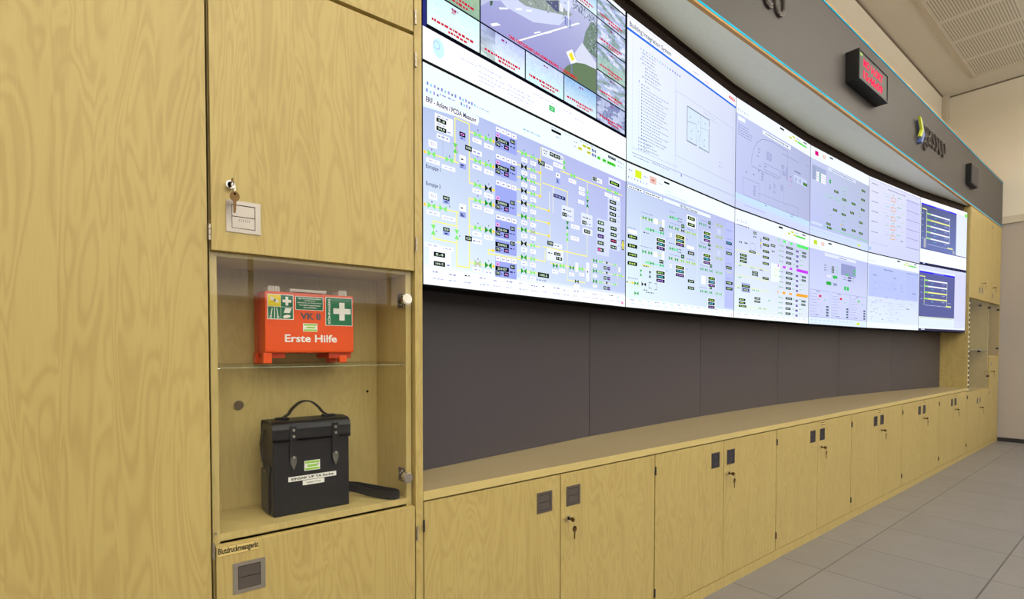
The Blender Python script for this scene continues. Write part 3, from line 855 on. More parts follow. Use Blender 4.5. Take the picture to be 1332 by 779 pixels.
    # browser window below
    for k in range(14):
        a = 2*pi*k/14; b = 2*pi*(k+1)/14
        for rr_, col in ((.020, (205, 250, 250)),):
            c.poly([(.052+rr_*cos(a), .918-rr_*2.2*sin(a)), (.052+rr_*cos(b), .918-rr_*2.2*sin(b)), (.052, .918)][::-1], col, 2)
        c.line([(.046+.010*cos(a), .908-.018*sin(a)), (.046+.010*cos(b), .908-.018*sin(b))], (170, 180, 240), .002, 3)
    for (u, v, w) in ((.13, .905, .06), (.20, .895, .10), (.20, .922, .11), (.20, .945, .12), (.32, .915, .11), (.32, .936, .12), (.32, .958, .10), (.44, .885, .13), (.20, .965, .06), (.60, .885, .05), (.66, .9, .06)):
        c.scrib(u, v, w, .006, (190, 200, 245), 2)
    c.rect(.518, .905, .548, .935, (40, 190, 100), 3); c.text('OK', .524, .542, .911, .929, (220, 255, 220), 4)
    return c

# -- display 2 (lower left): big process diagram
def pic_erp():
    c = Canvas(1)
    c.grad(0, 1.12, 1, 1.95, (176, 194, 246), (176, 180, 246), (190, 208, 250), (232, 252, 255), 0, 6)
    c.rect(0, 1.0, 1, 1.135, (238, 254, 255), 1)
    c.poly([(0, 1.20), (.2, 1.168), (.2, 1.135), (0, 1.135)], (232, 244, 255), 1)
    toolbar_items(c, 1.080, 9, .012, .012); toolbar_items(c, 1.112, 4, .010, .012); toolbar_items(c, 1.08, 6, .125, .011); toolbar_items(c, 1.104, 4, .130, .010)
    c.scrib(.055, 1.108, .055, .008, (150, 160, 220)); c.scrib(.19, 1.088, .05, .007, (170, 180, 230)); c.scrib(.19, 1.135, .11, .003, (190, 190, 235))
    c.rect(.004, 1.150, .196, 1.182, (250, 252, 255), 2)
    c.text('ERF - Anlage / PCDA Messung', .010, .188, 1.148, 1.180, (28, 30, 84), 4, .02)
    # white cards
    for a in ((.039, 1.205, .102, 1.285), (.066+.0, 1.285, .0, 0), (.018, 1.822, .094, 1.910)):
        if a[2] > 0: c.rect(*a, (246, 250, 255), 2)
    c.val(.044, 1.224, .078, 1.243, '3.3'); c.val(.044, 1.262, .078, 1.282, '94.9'); c.scrib(.047, 1.213, .04, .006, GRY); c.scrib(.047, 1.25, .03, .005, GRY); c.scrib(.082, 1.27, .012, .006, (90, 100, 220))
    c.rect(.045, 1.295, .090, 1.318, (246, 250, 255), 2); c.scrib(.05, 1.302, .035, .008, GRY)
    c.line([(.066, 1.285), (.066, 1.39)], (170, 180, 225), .0015)
    c.val(.034, 1.845, .073, 1.866, '5.4'); c.val(.034, 1.888, .073, 1.909, '144.15'); c.scrib(.08, 1.896, .008, .006, (90, 100, 220))
    def label(u, v, w=.026, h=.020): c.rect(u, v, u+w, v+h, (250, 252, 255), 3); c.scrib(u+w*.18, v+h*.35, w*.62, h*.3, (175, 185, 230), 4)
    def tick(u, v): c.scrib(u, v, .003, .010, (90, 80, 150), 4)
    # Europipe feeds
    for v0, nm, vt in ((1.400, 'Europipe 1', 1.462), (1.637, 'Europipe 2', 1.540)):
        c.line([(.002, v0), (.122, v0)], YL, .003)
        c.text(nm, .009, .058, vt-.010, vt+.014, (46, 52, 110), 4, .01)
        c.valve(.027, v0, (130, 235, 120)); c.valve(.088, v0, (130, 235, 120)) if v0 < 1.5 else c.valve(.066, v0, (130, 235, 120))
        c.rect(.018, v0-.062, .046, v0-.030, (252, 254, 255), 3); c.text('TEG 1' if v0 < 1.5 else 'TEG 2', .022, .042, v0-.054, v0-.040, (130, 130, 190), 4)
        label(.010, v0+.022, .045, .020); label(.062, v0+.030, .048, .020); tick(.027, v0-.024); tick(.088, v0-.022)
        c.rect(.002, v0-.006, .008, v0+.008, (250, 214, 60), 4)
    # left recirculation loops
    c.line([(.033, 1.705), (.115, 1.705)], YL, .003); c.line([(.033, 1.785), (.115, 1.785)], YL, .003); c.line([(.033, 1.705), (.033, 1.785)], YL, .003)
    c.valve(.033, 1.745, (130, 235, 120), vert=True); c.valve(.115, 1.745, (130, 235, 120), vert=True); tick(.042, 1.745); tick(.124, 1.745)
    c.val(.066, 1.575, .089, 1.594, '50'); c.rect(.066, 1.594, .089, 1.612, SB, 3); c.scrib(.072, 1.599, .010, .008, NAVY, 4)
    c.val(.066, 1.722, .089, 1.741, '50'); c.rect(.066, 1.741, .089, 1.759, SB, 3); c.scrib(.072, 1.746, .010, .008, NAVY, 4)
    label(.005, 1.808, .05, .02); label(.058, 1.812, .045, .02)
    # yellow risers
    c.line([(.109, 1.192), (.162, 1.192)], YL, .003); c.line([(.109, 1.192), (.110, 1.400)][:1]+[(.109, 1.400)], YL, .0035); c.line([(.162, 1.192), (.162, 1.477)], YL, .0035)
    c.valve(.110, 1.335, (110, 215, 90), vert=True); c.line([(.112, 1.32), (.120, 1.35)], (220, 90, 120), .0015, 5)
    c.line([(.162, 1.553), (.162, 1.894)], YL, .0035); c.line([(.115, 1.638), (.115, 1.895)], YL, .0035); c.line([(.115, 1.895), (.162, 1.895)], YL, .0035)
    c.val(.125, 1.246, .147, 1.268, '0', (240, 150, 235)); c.rect(.125, 1.268, .147, 1.284, SB, 3); c.scrib(.131, 1.272, .008, .007, NAVY, 4)
    for v0 in (1.357, 1.592):
        c.rect(.125, v0, .149, v0+.036, (252, 253, 255), 3); c.scrib(.130, v0+.014, .012, .010, DK, 4); c.rect(.125, v0+.036, .149, v0+.064, SB, 3); c.scrib(.129, v0+.044, .014, .008, NAVY, 4); c.scrib(.129, v0+.054, .014, .006, NAVY, 4)
    for v0, s_ in ((1.306, '8.95'), (1.746, '8.20')):
        c.val(.146, v0-.006, .172, v0+.018, s_); c.rect(.172, v0, .211, v0+.024, (250, 252, 255), 3); c.scrib(.176, v0+.008, .028, .008, GRY, 4)
    # streams into meter blocks
    rows = [(1.229, 0, 0), (1.359, 0, 0), (1.478, 0, 2), (1.554, 0, 1), (1.690, 0, 1), (1.868, 3, 1)]
    for v, k1, k2 in rows:
        c.line([(.163, v), (.262, v)], YL, .003)
        cc = (130, 235, 110)
        c.valve(.194, v, cc if k1 < 3 else (170, 230, 150)); c.valve(.237, v, {0: (130, 235, 110), 1: (30, 150, 50), 2: (20, 40, 20)}[k2], .028, .034)
        if k1 == 3: c.line([(.182, v-.018), (.206, v+.018)], (225, 120, 150), .0015, 5); c.line([(.182, v+.018), (.206, v-.018)], (225, 120, 150), .0015, 5)
        c.rect(.254, v-.007, .262, v+.008, (250, 214, 50), 5)
        label(.174, v+.020, .036, .022); label(.220, v+.024, .038, .024); tick(.194, v-.028); tick(.237, v-.028)
    # meter blocks
    blocks = [(1.147, 1.255, 's', '222672'), (1.286, 1.395, 's', '228610'), (1.420, 1.578, 's', '250820'), (1.597, 1.716, 's', '756105'), (1.725, 1.795, 'n', '250902'), (1.812, 1.920, 's', '254107')]
    for v0, v1, kd, num in blocks:
        c.rect(.266, v0, .360, v1, (158, 170, 240), 2)
        top = v0
        if kd == 's':
            c.rect(.266, v0-.002, .360, v0+.027, (176, 186, 238), 3)
            for k in range(4): c.rect(.268+.0232*k, v0, .289+.0232*k, v0+.024, (252, 252, 255), 4); c.scrib(.272+.0232*k, v0+.009, .012, .007, (110, 115, 165), 5)
            c.rect(.270, v1-.076, .283, v1-.058, (250, 170, 235), 4); c.rect(.274, v1-.070, .279, v1-.063, (60, 20, 80), 5)
        c.val(.266, v1-.056, .325, v1-.033, num); c.val(.266, v1-.030, .287, v1-.009, '75'); c.val(.303, v1-.030, .324, v1-.009, '46', (240, 160, 250)); c.val(.331, v1-.075, .352, v1-.053, '51')
        c.scrib(.292, v1-.022, .004, .008, NAVY, 4); c.scrib(.330, v1-.040, .022, .008, NAVY, 4)
    c.line([(.237, 1.788), (.252, 1.788)], YL, .0035); c.line([(.237, 1.788), (.237, 1.808)], YL, .003); c.line([(.237, 1.808), (.378, 1.808)], YL, .0035); c.rect(.252, 1.782, .262, 1.794, (250, 214, 50), 5)
    # outgoing valves (two columns)
    out = [(1.229, 0), (1.300, 2), (1.364, 1), (1.431, 2), (1.497, 2), (1.570, 1), (1.642, 1), (1.717, 2), (1.792, 1), (1.868, 1)]
    for v, k in out:
        c.line([(.362, v), (.475, v)], YL, .003)
        col = {0: (130, 235, 110), 1: (30, 160, 50), 2: (16, 30, 20)}[k]
        c.valve(.393, v, col, .026, .034); c.valve(.436, v, (130, 235, 110), .022, .026)
        label(.382, v+.022, .028, .022); label(.424, v+.022, .028, .022); tick(.393, v-.024); tick(.436, v-.022)
    c.line([(.424, 1.63), (.448, 1.655)], (225, 110, 150), .0015, 5); c.line([(.424, 1.655), (.448, 1.63)], (225, 110, 150), .0015, 5)
    for v in (1.229, 1.300, 1.431): c.rect(.466, v-.007, .475, v+.008, (250, 214, 50), 5)
    for v in (1.497, 1.570, 1.642): c.line([(.475, v), (.521, v)], YL, .003); c.rect(.512, v-.007, .521, v+.008, (250, 214, 50), 5)
    c.line([(.476, 1.155), (.476, 1.431)], YL, .003); c.line([(.476, 1.155), (.49, 1.155)], YL, .003)
    c.line([(.521, 1.391), (.521, 1.497)], (236, 240, 215), .003); c.line([(.524, 1.570), (.524, 1.725)], (236, 240, 215), .003)
    # right hand part
    c.rect(.482, 1.150, .592, 1.196, (232, 240, 255), 2); c.scrib(.489, 1.160, .025, .008, DK); c.scrib(.492, 1.176, .016, .006, DK); c.val(.521, 1.157, .541, 1.180, '9'); c.val(.543, 1.157, .578, 1.180, '69.2'); c.scrib(.582, 1.166, .007, .008, (80, 110, 220))
    label(.540, 1.205, .052, .024)
    c.val(.462, 1.228, .496, 1.254, '70'); c.rect(.496, 1.236, .538, 1.260, (248, 250, 255), 3); c.scrib(.501, 1.244, .030, .008, GRY, 4)
    c.line([(.598, 1.155), (.598, 1.242)], YL, .003); c.valve(.600, 1.20, (110, 225, 90), vert=True); c.line([(.582, 1.242), (.972, 1.242)], YL, .0035)
    c.rect(.555, 1.262, .577, 1.288, (250, 252, 255), 3); c.scrib(.560, 1.270, .011, .009, DK, 4); c.rect(.555, 1.290, .577, 1.325, SB, 3); c.scrib(.559, 1.298, .012, .008, NAVY, 4); c.scrib(.559, 1.310, .012, .008, NAVY, 4)
    c.valve(.650, 1.242, (120, 235, 90)); label(.625, 1.264, .044, .024)
    c.rect(.768, 1.193, .832, 1.222, (244, 248, 255), 3); c.val(.770, 1.195, .796, 1.219, '9.3'); c.scrib(.802, 1.204, .022, .008, GRY, 4)
    c.rect(.876, 1.155, .960, 1.205, (226, 234, 255), 3); c.val(.884, 1.172, .952, 1.196, None, (170, 235, 90)); c.scrib(.888, 1.212, .04, .008, GRY)
    c.valve(.880, 1.242, (120, 235, 90)); c.valve(.930, 1.242, (120, 235, 90)); label(.850, 1.264, .05, .024); label(.906, 1.264, .05, .024)
    c.line([(.487, 1.350), (.619, 1.350)], YL, .003); c.line([(.541, 1.350), (.541, 1.40)], (236, 240, 215), .003); c.line([(.619, 1.350), (.619, 1.44)], YL, .003); c.line([(.5395, 1.36), (.541, 1.44)][:1]+[(.5395, 1.50)], (240, 240, 225), .003)
    c.rect(.541, 1.388, .607, 1.408, (44, 50, 110), 4); c.scrib(.548, 1.394, .05, .008, (180, 185, 230), 5)
    c.line([(.738, 1.245), (.738, 1.705)], (240, 240, 190), .0035); c.valve(.738, 1.325, (120, 235, 90), vert=True); c.valve(.738, 1.378, (30, 130, 60), vert=True)
    label(.685, 1.290, .036, .022); label(.685, 1.318, .036, .022); label(.682, 1.372, .036, .022)
    c.rect(.587, 1.438, .656, 1.520, (226, 234, 252), 3); c.val(.590, 1.480, .616, 1.502, '5.4'); c.scrib(.594, 1.458, .05, .008, DK, 4); c.scrib(.62, 1.488, .028, .008, GRY, 4)
    c.line([(.619, 1.52), (.619, 1.878)], (240, 240, 205), .0035); c.valve(.619, 1.550, (30, 140, 60), vert=True); c.valve(.619, 1.62, (120, 235, 90), vert=True); label(.640, 1.535, .050, .024); label(.638, 1.606, .050, .024)
    c.rect(.700, 1.445, .770, 1.520, (226, 234, 252), 3); c.val(.706, 1.492, .732, 1.514, '4.8'); c.scrib(.708, 1.468, .05, .008, DK, 4); c.scrib(.737, 1.502, .028, .008, GRY, 4)
    c.rect(.708, 1.535, .770, 1.575, (232, 238, 252), 3); c.val(.718, 1.544, .756, 1.566, '50.2')
    c.line([(.491, 1.710), (.739, 1.710)], YL, .0035)
    c.val(.510, 1.670, .541, 1.694, '7.80'); c.rect(.541, 1.676, .590, 1.702, (246, 250, 255), 3); c.scrib(.546, 1.684, .034, .008, GRY, 4)
    c.rect(.507, 1.712, .596, 1.782, (236, 242, 252), 3); c.scrib(.514, 1.735, .022, .007, DK, 4); c.val(.546, 1.727, .580, 1.745, '26.5'); c.val(.556, 1.752, .590, 1.770, '18')
    c.line([(.499, 1.73), (.499, 1.790)], YL, .003); c.line([(.458, 1.792), (.500, 1.792)], YL, .003)
    c.line([(.526, 1.795), (.735, 1.795)], YL, .003); c.valve(.552, 1.806, (30, 150, 60)); c.valve(.590, 1.80, (120, 235, 90)); label(.535, 1.83, .032, .022); label(.574, 1.818, .032, .022)
    c.valve(.645, 1.800, (30, 150, 60)); c.rect(.666, 1.762, .684, 1.82, (240, 244, 255), 3); c.valve(.700, 1.797, (120, 235, 90)); label(.630, 1.83, .03, .02); label(.690, 1.82, .03, .02)
    c.line([(.621, 1.878), (.726, 1.878)], YL, .003); c.valve(.675, 1.878, (16, 50, 20), .022, .024); c.rect(.660, 1.895, .692, 1.918, (248, 250, 255), 3)
    c.rect(.731, 1.748, .752, 1.866, (238, 242, 255), 3); c.scrib(.738, 1.80, .006, .012, DK, 4)
    c.val(.462, 1.860, .519, 1.886, '100.5', (200, 240, 200)); c.scrib(.455, 1.90, .05, .008, GRY)
    c.rect(.800, 1.448, .882, 1.682, (212, 222, 252), 2); c.rect(.872, 1.29, .962, 1.628, (212, 222, 252), 2)
    for k, v in enumerate((1.462, 1.505, 1.548, 1.592, 1.636)):
        c.val(.804, v, .846, v+.024, None, (200, 240, 200) if k not in (2,) else (190, 150, 250))
    c.rect(.806, 1.642, .824, 1.656, (235, 90, 170), 6)
    for k, v in enumerate((1.300, 1.340, 1.380, 1.418)): c.val(.884, v, .930, v+.024)
    for k, v in enumerate((1.474, 1.515, 1.556, 1.598)): c.val(.892, v, .934, v+.024, None, (200, 240, 200) if k != 2 else (240, 110, 150))
    for k in range(8): c.scrib(.945, 1.308+.040*k, .010, .007, GRY)
    # compressor block
    for k, v in enumerate((1.726, 1.792, 1.858)):
        c.line([(.770, v), (.944, v)], (240, 240, 190), .0025); c.valve(.788, v, (20, 150, 60)); c.valve(.826, v, (130, 235, 110), .020, .022); c.valve(.922, v, (130, 235, 110), .020, .022)
        c.cir = None
        c.rect(.862, v-.010, .872, v+.004, BLK, 4); c.val(.846, v+.022, .864, v+.044, '5'); c.val(.871, v+.022, .889, v+.044, '0', (190, 160, 255)); label(.774, v+.022, .028, .018)
    c.line([(.768, 1.726), (.768, 1.858)], (235, 230, 160), .0025); c.line([(.944, 1.726), (.944, 1.860)], (235, 230, 160), .0025); c.line([(.944, 1.792), (.990, 1.792)], YL, .003); c.valve(.966, 1.792, (130, 235, 90), .022, .022)
    c.rect(.950, 1.735, .964, 1.77, (245, 247, 255), 3)
    c.rect(.972, 1.545, .990, 1.612, BLK, 4); c.rect(.975, 1.550, .987, 1.607, (225, 228, 120), 5); c.rect(.972, 1.572, .990, 1.585, (250, 226, 50), 6)
    # alarm bar, top right
    c.rect(.530, 1.022, .582, 1.036, BLK, 4); c.scrib(.555, 1.05, .024, .008, GRY); c.scrib(.53, 1.010, .04, .004, GRY); c.scrib(.60, 1.010, .03, .004, GRY)
    for (u, v) in ((.706, 1.022), (.734, 1.022), (.680, 1.050), (.734, 1.050)): c.rect(u, v, u+.024, v+.016, (214, 214, 60), 3); c.scrib(u+.004, v+.005, .014, .006, (120, 120, 40), 4)
    for k in range(3): c.rect(.764+.010*k, 1.022, .771+.010*k, 1.040, (90, 96, 160), 3); c.rect(.764+.010*k, 1.050, .771+.010*k, 1.068, (90, 96, 160), 3)
    c.scrib(.655, 1.030, .018, .007, GRY); c.scrib(.655, 1.056, .014, .007, GRY); c.scrib(.69, 1.006, .1, .006, GRY)
    for k, w in enumerate((.020, .024, .058)): c.rect((.800, .834, .866)[k], 1.052, (.800, .834, .866)[k]+w, 1.072, (90, 220, 60), 3); c.scrib((.804, .838, .870)[k], 1.058, w-.010, .007, (20, 90, 30), 4)
    c.rect(.872, 1.014, .925, 1.030, DK, 3); c.scrib(.878, 1.018, .04, .006, (190, 195, 220), 4); c.scrib(.935, 1.022, .05, .008, GRY); c.scrib(.94, 1.050, .04, .007, GRY)
    c.scrib(.39, 1.092, .08, .008, (130, 190, 220)); 
    # footer
    c.rect(0, 1.930, 1, 2.0, (250, 253, 255), 1); c.grad(0, 1.905, 1, 1.93, (236, 252, 255), (205, 220, 250), (250, 253, 255), (250, 253, 255), 1, 3)
    for k in range(17):
        c.scrib(.03+.057*k, 1.935+.003*sin(k*2), .022+.012*sin(k*3), .007, DK if k in (2, 8, 15) else GRY); c.scrib(.03+.057*k, 1.966, .030+.01*cos(k*2), .006, (176, 182, 228))
    c.rect(.972, 1.968, .986, 1.984, (240, 130, 190), 3)
    return c

# -- display 3: building integration system
def pic_bis():
    c = Canvas(0)
    c.grad(0, 0, 1, 1, (240, 244, 255), (212, 220, 250), (206, 216, 250), (230, 250, 255), 0, 6)
    c.rect(0, 0, 1, .088, (248, 250, 255), 1); c.line([(0, .018), (1, .018)], (190, 196, 240), .002)
    c.rect(0, .090, 1, .107, (46, 112, 226), 2)
    c.text('Building Integration System', .016, .337, .038, .084, (60, 62, 108), 3, .01)
    c.text('BOSCH', .916, .985, .030, .060, (222, 26, 70), 4, .05)
    c.scrib(.54, .053, .055, .010, GRY); c.scrib(.65, .062, .05, .010, (230, 130, 190))
    for k in range(16): c.rect(.095+.021*k, .165+.002*(k % 3), .102+.021*k, .182, ((190, 196, 240), (120, 200, 220), (140, 150, 225))[k % 3] if k < 11 else (110, 110, 210), 3)
    # tree
    v = .192; rr = random.Random(4)
    ind = [.119, .119, .105, .119, .14, .14, .14, .119, .14]
    for k in range(9): c.rect(ind[k]-.010, v, ind[k]-.004, v+.010, (120, 130, 215), 3); c.scrib(ind[k], v, .085+.03*rr.random(), .0075, (140, 150, 205)); v += .0235
    c.rect(.083, v, .088, v+.010, (90, 100, 220), 3); v += .012
    for k in range(18):
        c.rect(.083, v, .0855, v+.006, (150, 160, 230), 3); c.rect(.103, v, .109, v+.010, (90, 100, 210), 3)
        c.scrib(.118, v, (.05 if k == 0 else .12+.08*abs(sin(k*1.7))), .0075, (140, 150, 205)); v += .0225
    for k in range(3): c.rect(.124, v, .129, v+.009, (90, 100, 210), 3); c.scrib(.140, v, .06+.02*k, .0075, (140, 150, 205)); v += .022
    for k in range(4): c.rect(.083, .802+.025*k, .089, .812+.025*k, (120, 126, 220), 3); c.scrib(.098, .802+.025*k, .05+.02*(k % 2), .0075, (120, 130, 190))
    c.line([(.378, .16), (.378, .94)], (196, 204, 240), .003); c.line([(.038, .17), (.038, .93)], (214, 224, 248), .003)
    c.frame(.382, .300, .972, .800, (178, 186, 222), .0018)
    c.line([(.972, .10), (.972, .92)], (190, 200, 238), .004)
    # floor plan
    P = (108, 116, 150)
    c.rect(.485, .366, .700, .638, (214, 230, 246), 2)
    c.line([(.485, .366), (.700, .366)], P, .005); c.line([(.485, .366), (.485, .638)], P, .005); c.line([(.485, .638), (.575, .638)], P, .005); c.line([(.60, .638), (.700, .638)], P, .005)
    c.line([(.700, .366), (.700, .42)], P, .005); c.line([(.700, .445), (.700, .638)], P, .005)
    Q = (150, 160, 196)
    c.line([(.485, .485), (.572, .465)], Q, .003); c.line([(.572, .465), (.572, .50)], Q, .003); c.line([(.574, .55), (.574, .638)], Q, .003); c.line([(.617, .378), (.617, .54)], Q, .003)
    c.line([(.617, .47), (.69, .46)], Q, .002); c.line([(.60, .54), (.60, .60)], Q, .003); c.line([(.617, .54), (.65, .62)], Q, .002)
    for (u, w) in ((.51, .43), (.59, .43), (.655, .41), (.52, .54), (.52, .60), (.65, .55), (.65, .60), (.60, .615), (.585, .51)): c.scrib(u, w, .008, .012, Q)
    c.scrib(.645, .285+.04, .12, .008, (180, 186, 220)); c.scrib(.70, .35, .08, .008, (180, 186, 220))
    for w in (.665, .700): c.scrib(.815, w, .009, .012, (150, 156, 210)); c.scrib(.835, w, .02, .008, (196, 200, 235))
    c.line([(.038, .930), (.993, .905)], (168, 176, 226), .003); c.line([(.038, .896), (.40, .885)], (188, 196, 236), .002); c.scrib(.05, .945, .12, .008, GRY); c.scrib(.19, .935, .14, .008, GRY)
    c.rect(.43, .925, .438, .945, (110, 120, 200), 3)
    return c

# -- display 4: plant overview with many small meters
def pic_vkf():
    c = Canvas(1)
    c.grad(0, 1.12, 1, 2, (192, 210, 250), (178, 184, 244), (206, 226, 252), (232, 254, 255), 0, 6)
    c.rect(0, 1, 1, 1.128, (240, 252, 255), 1)
    c.rect(.061, 1.025, .108, 1.078, (218, 238, 40), 3); c.rect(.171, 1.026, .222, 1.077, (232, 190, 180), 3); c.scrib(.185, 1.045, .02, .012, (160, 60, 60), 4); c.rect(.285, 1.022, .330, 1.036, BLK, 4)
    c.scrib(.015, 1.04, .03, .010, GRY); c.scrib(.125, 1.045, .03, .010, GRY); c.scrib(.245, 1.05, .03, .010, (180, 180, 220)); toolbar_items(c, 1.088, 7, .012, .022); c.scrib(.3, 1.085, .04, .008, (170, 220, 220)); c.scrib(.30, 1.108, .19, .010, (180, 214, 230))
    c.rect(.008, 1.145, .123, 1.174, (246, 252, 255), 3); c.frame(.008, 1.145, .123, 1.174, (150, 160, 210), .002, 4); c.scrib(.018, 1.155, .09, .010, DK, 4)
    c.rect(.132, 1.145, .272, 1.176, (246, 252, 255), 3); c.frame(.132, 1.145, .272, 1.176, (150, 160, 210), .002, 4); c.scrib(.140, 1.156, .11, .010, DK, 4)
    c.rect(.277, 1.143, .727, 1.178, (236, 246, 255), 3); c.frame(.277, 1.143, .727, 1.178, (160, 170, 215), .002, 4); c.text('VKF Plant Overview', .422, .590, 1.150, 1.174, (50, 56, 90), 5, .01)
    def vg(u, v, col=(60, 170, 80), w=.030): c.valve(u, v, col, w, .030)
    c.scrib(.011, 1.44, .06, .007, GRY); c.rect(.015, 1.455, .078, 1.480, (250, 252, 255), 3)
    for v in (1.492, 1.555, 1.617, 1.678): c.val(.011, v, .079, v+.026, None, (190, 230, 120))
    c.line([(.105, 1.35), (.108, 1.86)], (226, 244, 236), .003); c.line([(.105, 1.350), (.23, 1.350)], (240, 240, 160), .003)
    for v0 in (1.345, 1.588):
        vg(.132, v0); vg(.178, v0); c.rect(.203, v0-.02, .236, v0+.02, (248, 252, 255), 4); c.line([(.236, v0), (.272, v0)], (225, 225, 80), .003); c.rect(.270, v0-.03, .292, v0+.03, (246, 250, 255), 4)
        c.scrib(.105, v0-.04, .09, .008, GRY)
        c.line([(.14, v0+.075), (.29, v0+.075)], (120, 240, 180), .0035); vg(.156, v0+.072, (110, 235, 120), .02); vg(.192, v0+.073); vg(.272, v0+.073, (60, 190, 110)); c.val(.252, v0+.032, .284, v0+.058, None, (220, 230, 200))
        c.scrib(.125, v0+.10, .04, .008, DK)
        c.rect(.222, v0+.110, .300, v0+.205, (236, 244, 255), 3)
        for k, col in enumerate(((170, 230, 120), (110, 220, 235), (190, 150, 250))): c.val(.228, v0+.118+.030*k, .296, v0+.142+.030*k, None, col)
        c.scrib(.312, v0+.1, .008, .012, (140, 130, 230))
    c.line([(.118, 1.686), (.182, 1.686)], (230, 230, 60), .004)
    c.valve(.108, 1.745, (60, 180, 80), vert=True); c.valve(.177, 1.745, (20, 24, 20), vert=True)
    c.line([(.01, 1.826), (.10, 1.826)], (240, 240, 120), .003); vg(.075, 1.826); vg(.130, 1.824, (16, 24, 24), .034); vg(.076, 1.896); c.scrib(.13, 1.86, .03, .009, NAVY); c.scrib(.015, 1.79, .07, .008, GRY); c.scrib(.15, 1.875, .06, .008, NAVY)
    c.rect(.04, 1.82, .055, 1.832, (240, 220, 40), 4); c.rect(.005, 1.818, .011, 1.83, (40, 30, 80), 4)
    for u, v in ((.170, 1.805), (.215, 1.805), (.170, 1.845), (.215, 1.85)): c.line([(u, v), (u+.02, v)], NAVY, .002)
    c.line([(.17, 1.80), (.17, 1.848)], NAVY, .0015); c.line([(.232, 1.81), (.232, 1.85)], NAVY, .0015)
    # middle
    for v0 in (1.275, 1.516):
        c.line([(.320, v0), (.40, v0)], (140, 240, 150), .003); vg(.352, v0); vg(.392, v0, (90, 230, 150)); c.scrib(.405, v0-.012, .04, .007, NAVY); c.scrib(.405, v0+.010, .04, .007, NAVY); c.scrib(.33, v0-.045, .05, .008, GRY)
    c.rect(.488, 1.208, .575, 1.305, (240, 246, 255), 2); c.val(.497, 1.219, .565, 1.246, None, (190, 230, 150)); c.val(.497, 1.270, .565, 1.296, None, (190, 230, 150))
    c.rect(.49, 1.455, .56, 1.482, (246, 250, 255), 3); c.val(.500, 1.500, .562, 1.526, None, (210, 230, 200)); c.val(.503, 1.728, .564, 1.752, None, (200, 230, 190)); c.val(.503, 1.783, .564, 1.807, None, (200, 230, 190))
    for v0 in (1.352, 1.592):
        for k, u in enumerate((.345, .398, .452, .504, .556)): vg(u, v0, (50, 160, 80) if k < 2 else ((20, 24, 24) if (k == 2 and v0 < 1.5) else (150, 210, 80)), .030)
        c.line([(.34, v0), (.59, v0)], (236, 240, 120), .0025, 3); c.val(.438, v0-.05, .466, v0-.022, None, (150, 230, 150)); c.scrib(.34, v0-.035, .09, .007, GRY); c.scrib(.49, v0-.03, .07, .007, GRY)
        c.rect(.386, v0+.038, .474, v0+.118, (240, 244, 200) if v0 < 1.5 else (240, 246, 255), 3)
        for k, col in enumerate(((190, 230, 90), (110, 220, 240), (200, 150, 250))): c.val(.392, v0+.044+.030*k, .466, v0+.068+.030*k, None, col)
        c.rect(.335, v0+.045, .355, v0+.075, (248, 252, 255), 3); c.scrib(.34, v0+.054, .008, .012, (90, 90, 190), 4); c.scrib(.49, v0+.05, .012, .014, (160, 160, 240))
    c.line([(.594, 1.20), (.594, 1.80)], (226, 244, 240), .003)
    for v0, dv in ((1.247, 0), (1.434, 0), (1.620, 1), (1.806, 1)):
        for k, u in enumerate((.620, .664)): vg(u+(.02 if dv else 0), v0, (60, 170, 90), .028)
        if dv:
            vg(.735, v0, (60, 170, 90), .028); vg(.80, v0, (120, 200, 90), .026); vg(.842, v0, (120, 200, 90), .026); c.val(.722, v0-.055, .746, v0-.030, None, (150, 230, 150))
            uu, vb = .708, v0+.052
        else:
            c.val(.700, v0-.045, .728, v0-.020, None, (150, 220, 150)); c.valve(.716, v0+.004, (20, 24, 30), .02, .026); uu, vb = .655, v0+.052
            vg(.80, v0-.040, (170, 200, 60), .026); vg(.842, v0-.040, (170, 200, 60), .026); vg(.80, v0+.064, (170, 200, 60), .026); vg(.842, v0+.064, (170, 200, 60), .026)
            c.rect(.800, v0-.01, .838, v0+.040, (206, 214, 250), 3); c.line([(.775, v0-.05), (.775, v0+.07)], (226, 232, 140), .002); c.line([(.868, v0-.05), (.868, v0+.07)], (226, 232, 140), .002)
        c.scrib(.62, v0-.035, .07, .007, GRY)
        c.rect(uu-.006, vb-.006, uu+.076, vb+.090, (238, 244, 255), 2)
        for k, col in enumerate(((170, 230, 90), (90, 210, 240), (200, 150, 250))): c.val(uu, vb+.030*k, uu+.070, vb+.024+.030*k, None, col)
    c.rect(.635, 1.675, .680, 1.745, (248, 252, 255), 3)
    c.rect(.890, 1.150, .995, 1.92, (186, 194, 246), 1)
    for k, v in enumerate((1.322, 1.413, 1.542, 1.679, 1.730)):
        c.val(.902, v, .968 if k < 3 else .982, v+.026, None, (100, 210, 240) if k == 0 else (190, 230, 160)); c.scrib(.905, v-.028, .06, .008, GRY)
    c.line([(.905, 1.595), (.962, 1.595)], (230, 230, 90), .003); c.scrib(.900, 1.215, .07, .010, GRY)
    c.rect(0, 1.935, 1, 2, (246, 254, 255), 1)
    for k in range(15): c.scrib(.03+.063*k, 1.942, .03, .008, (150, 220, 226) if k % 3 else (130, 140, 200)); c.scrib(.04+.063*k, 1.968, .028, .007, (190, 214, 240))
    c.rect(.970, 1.972, .978, 1.985, (236, 100, 150), 3)
    return c

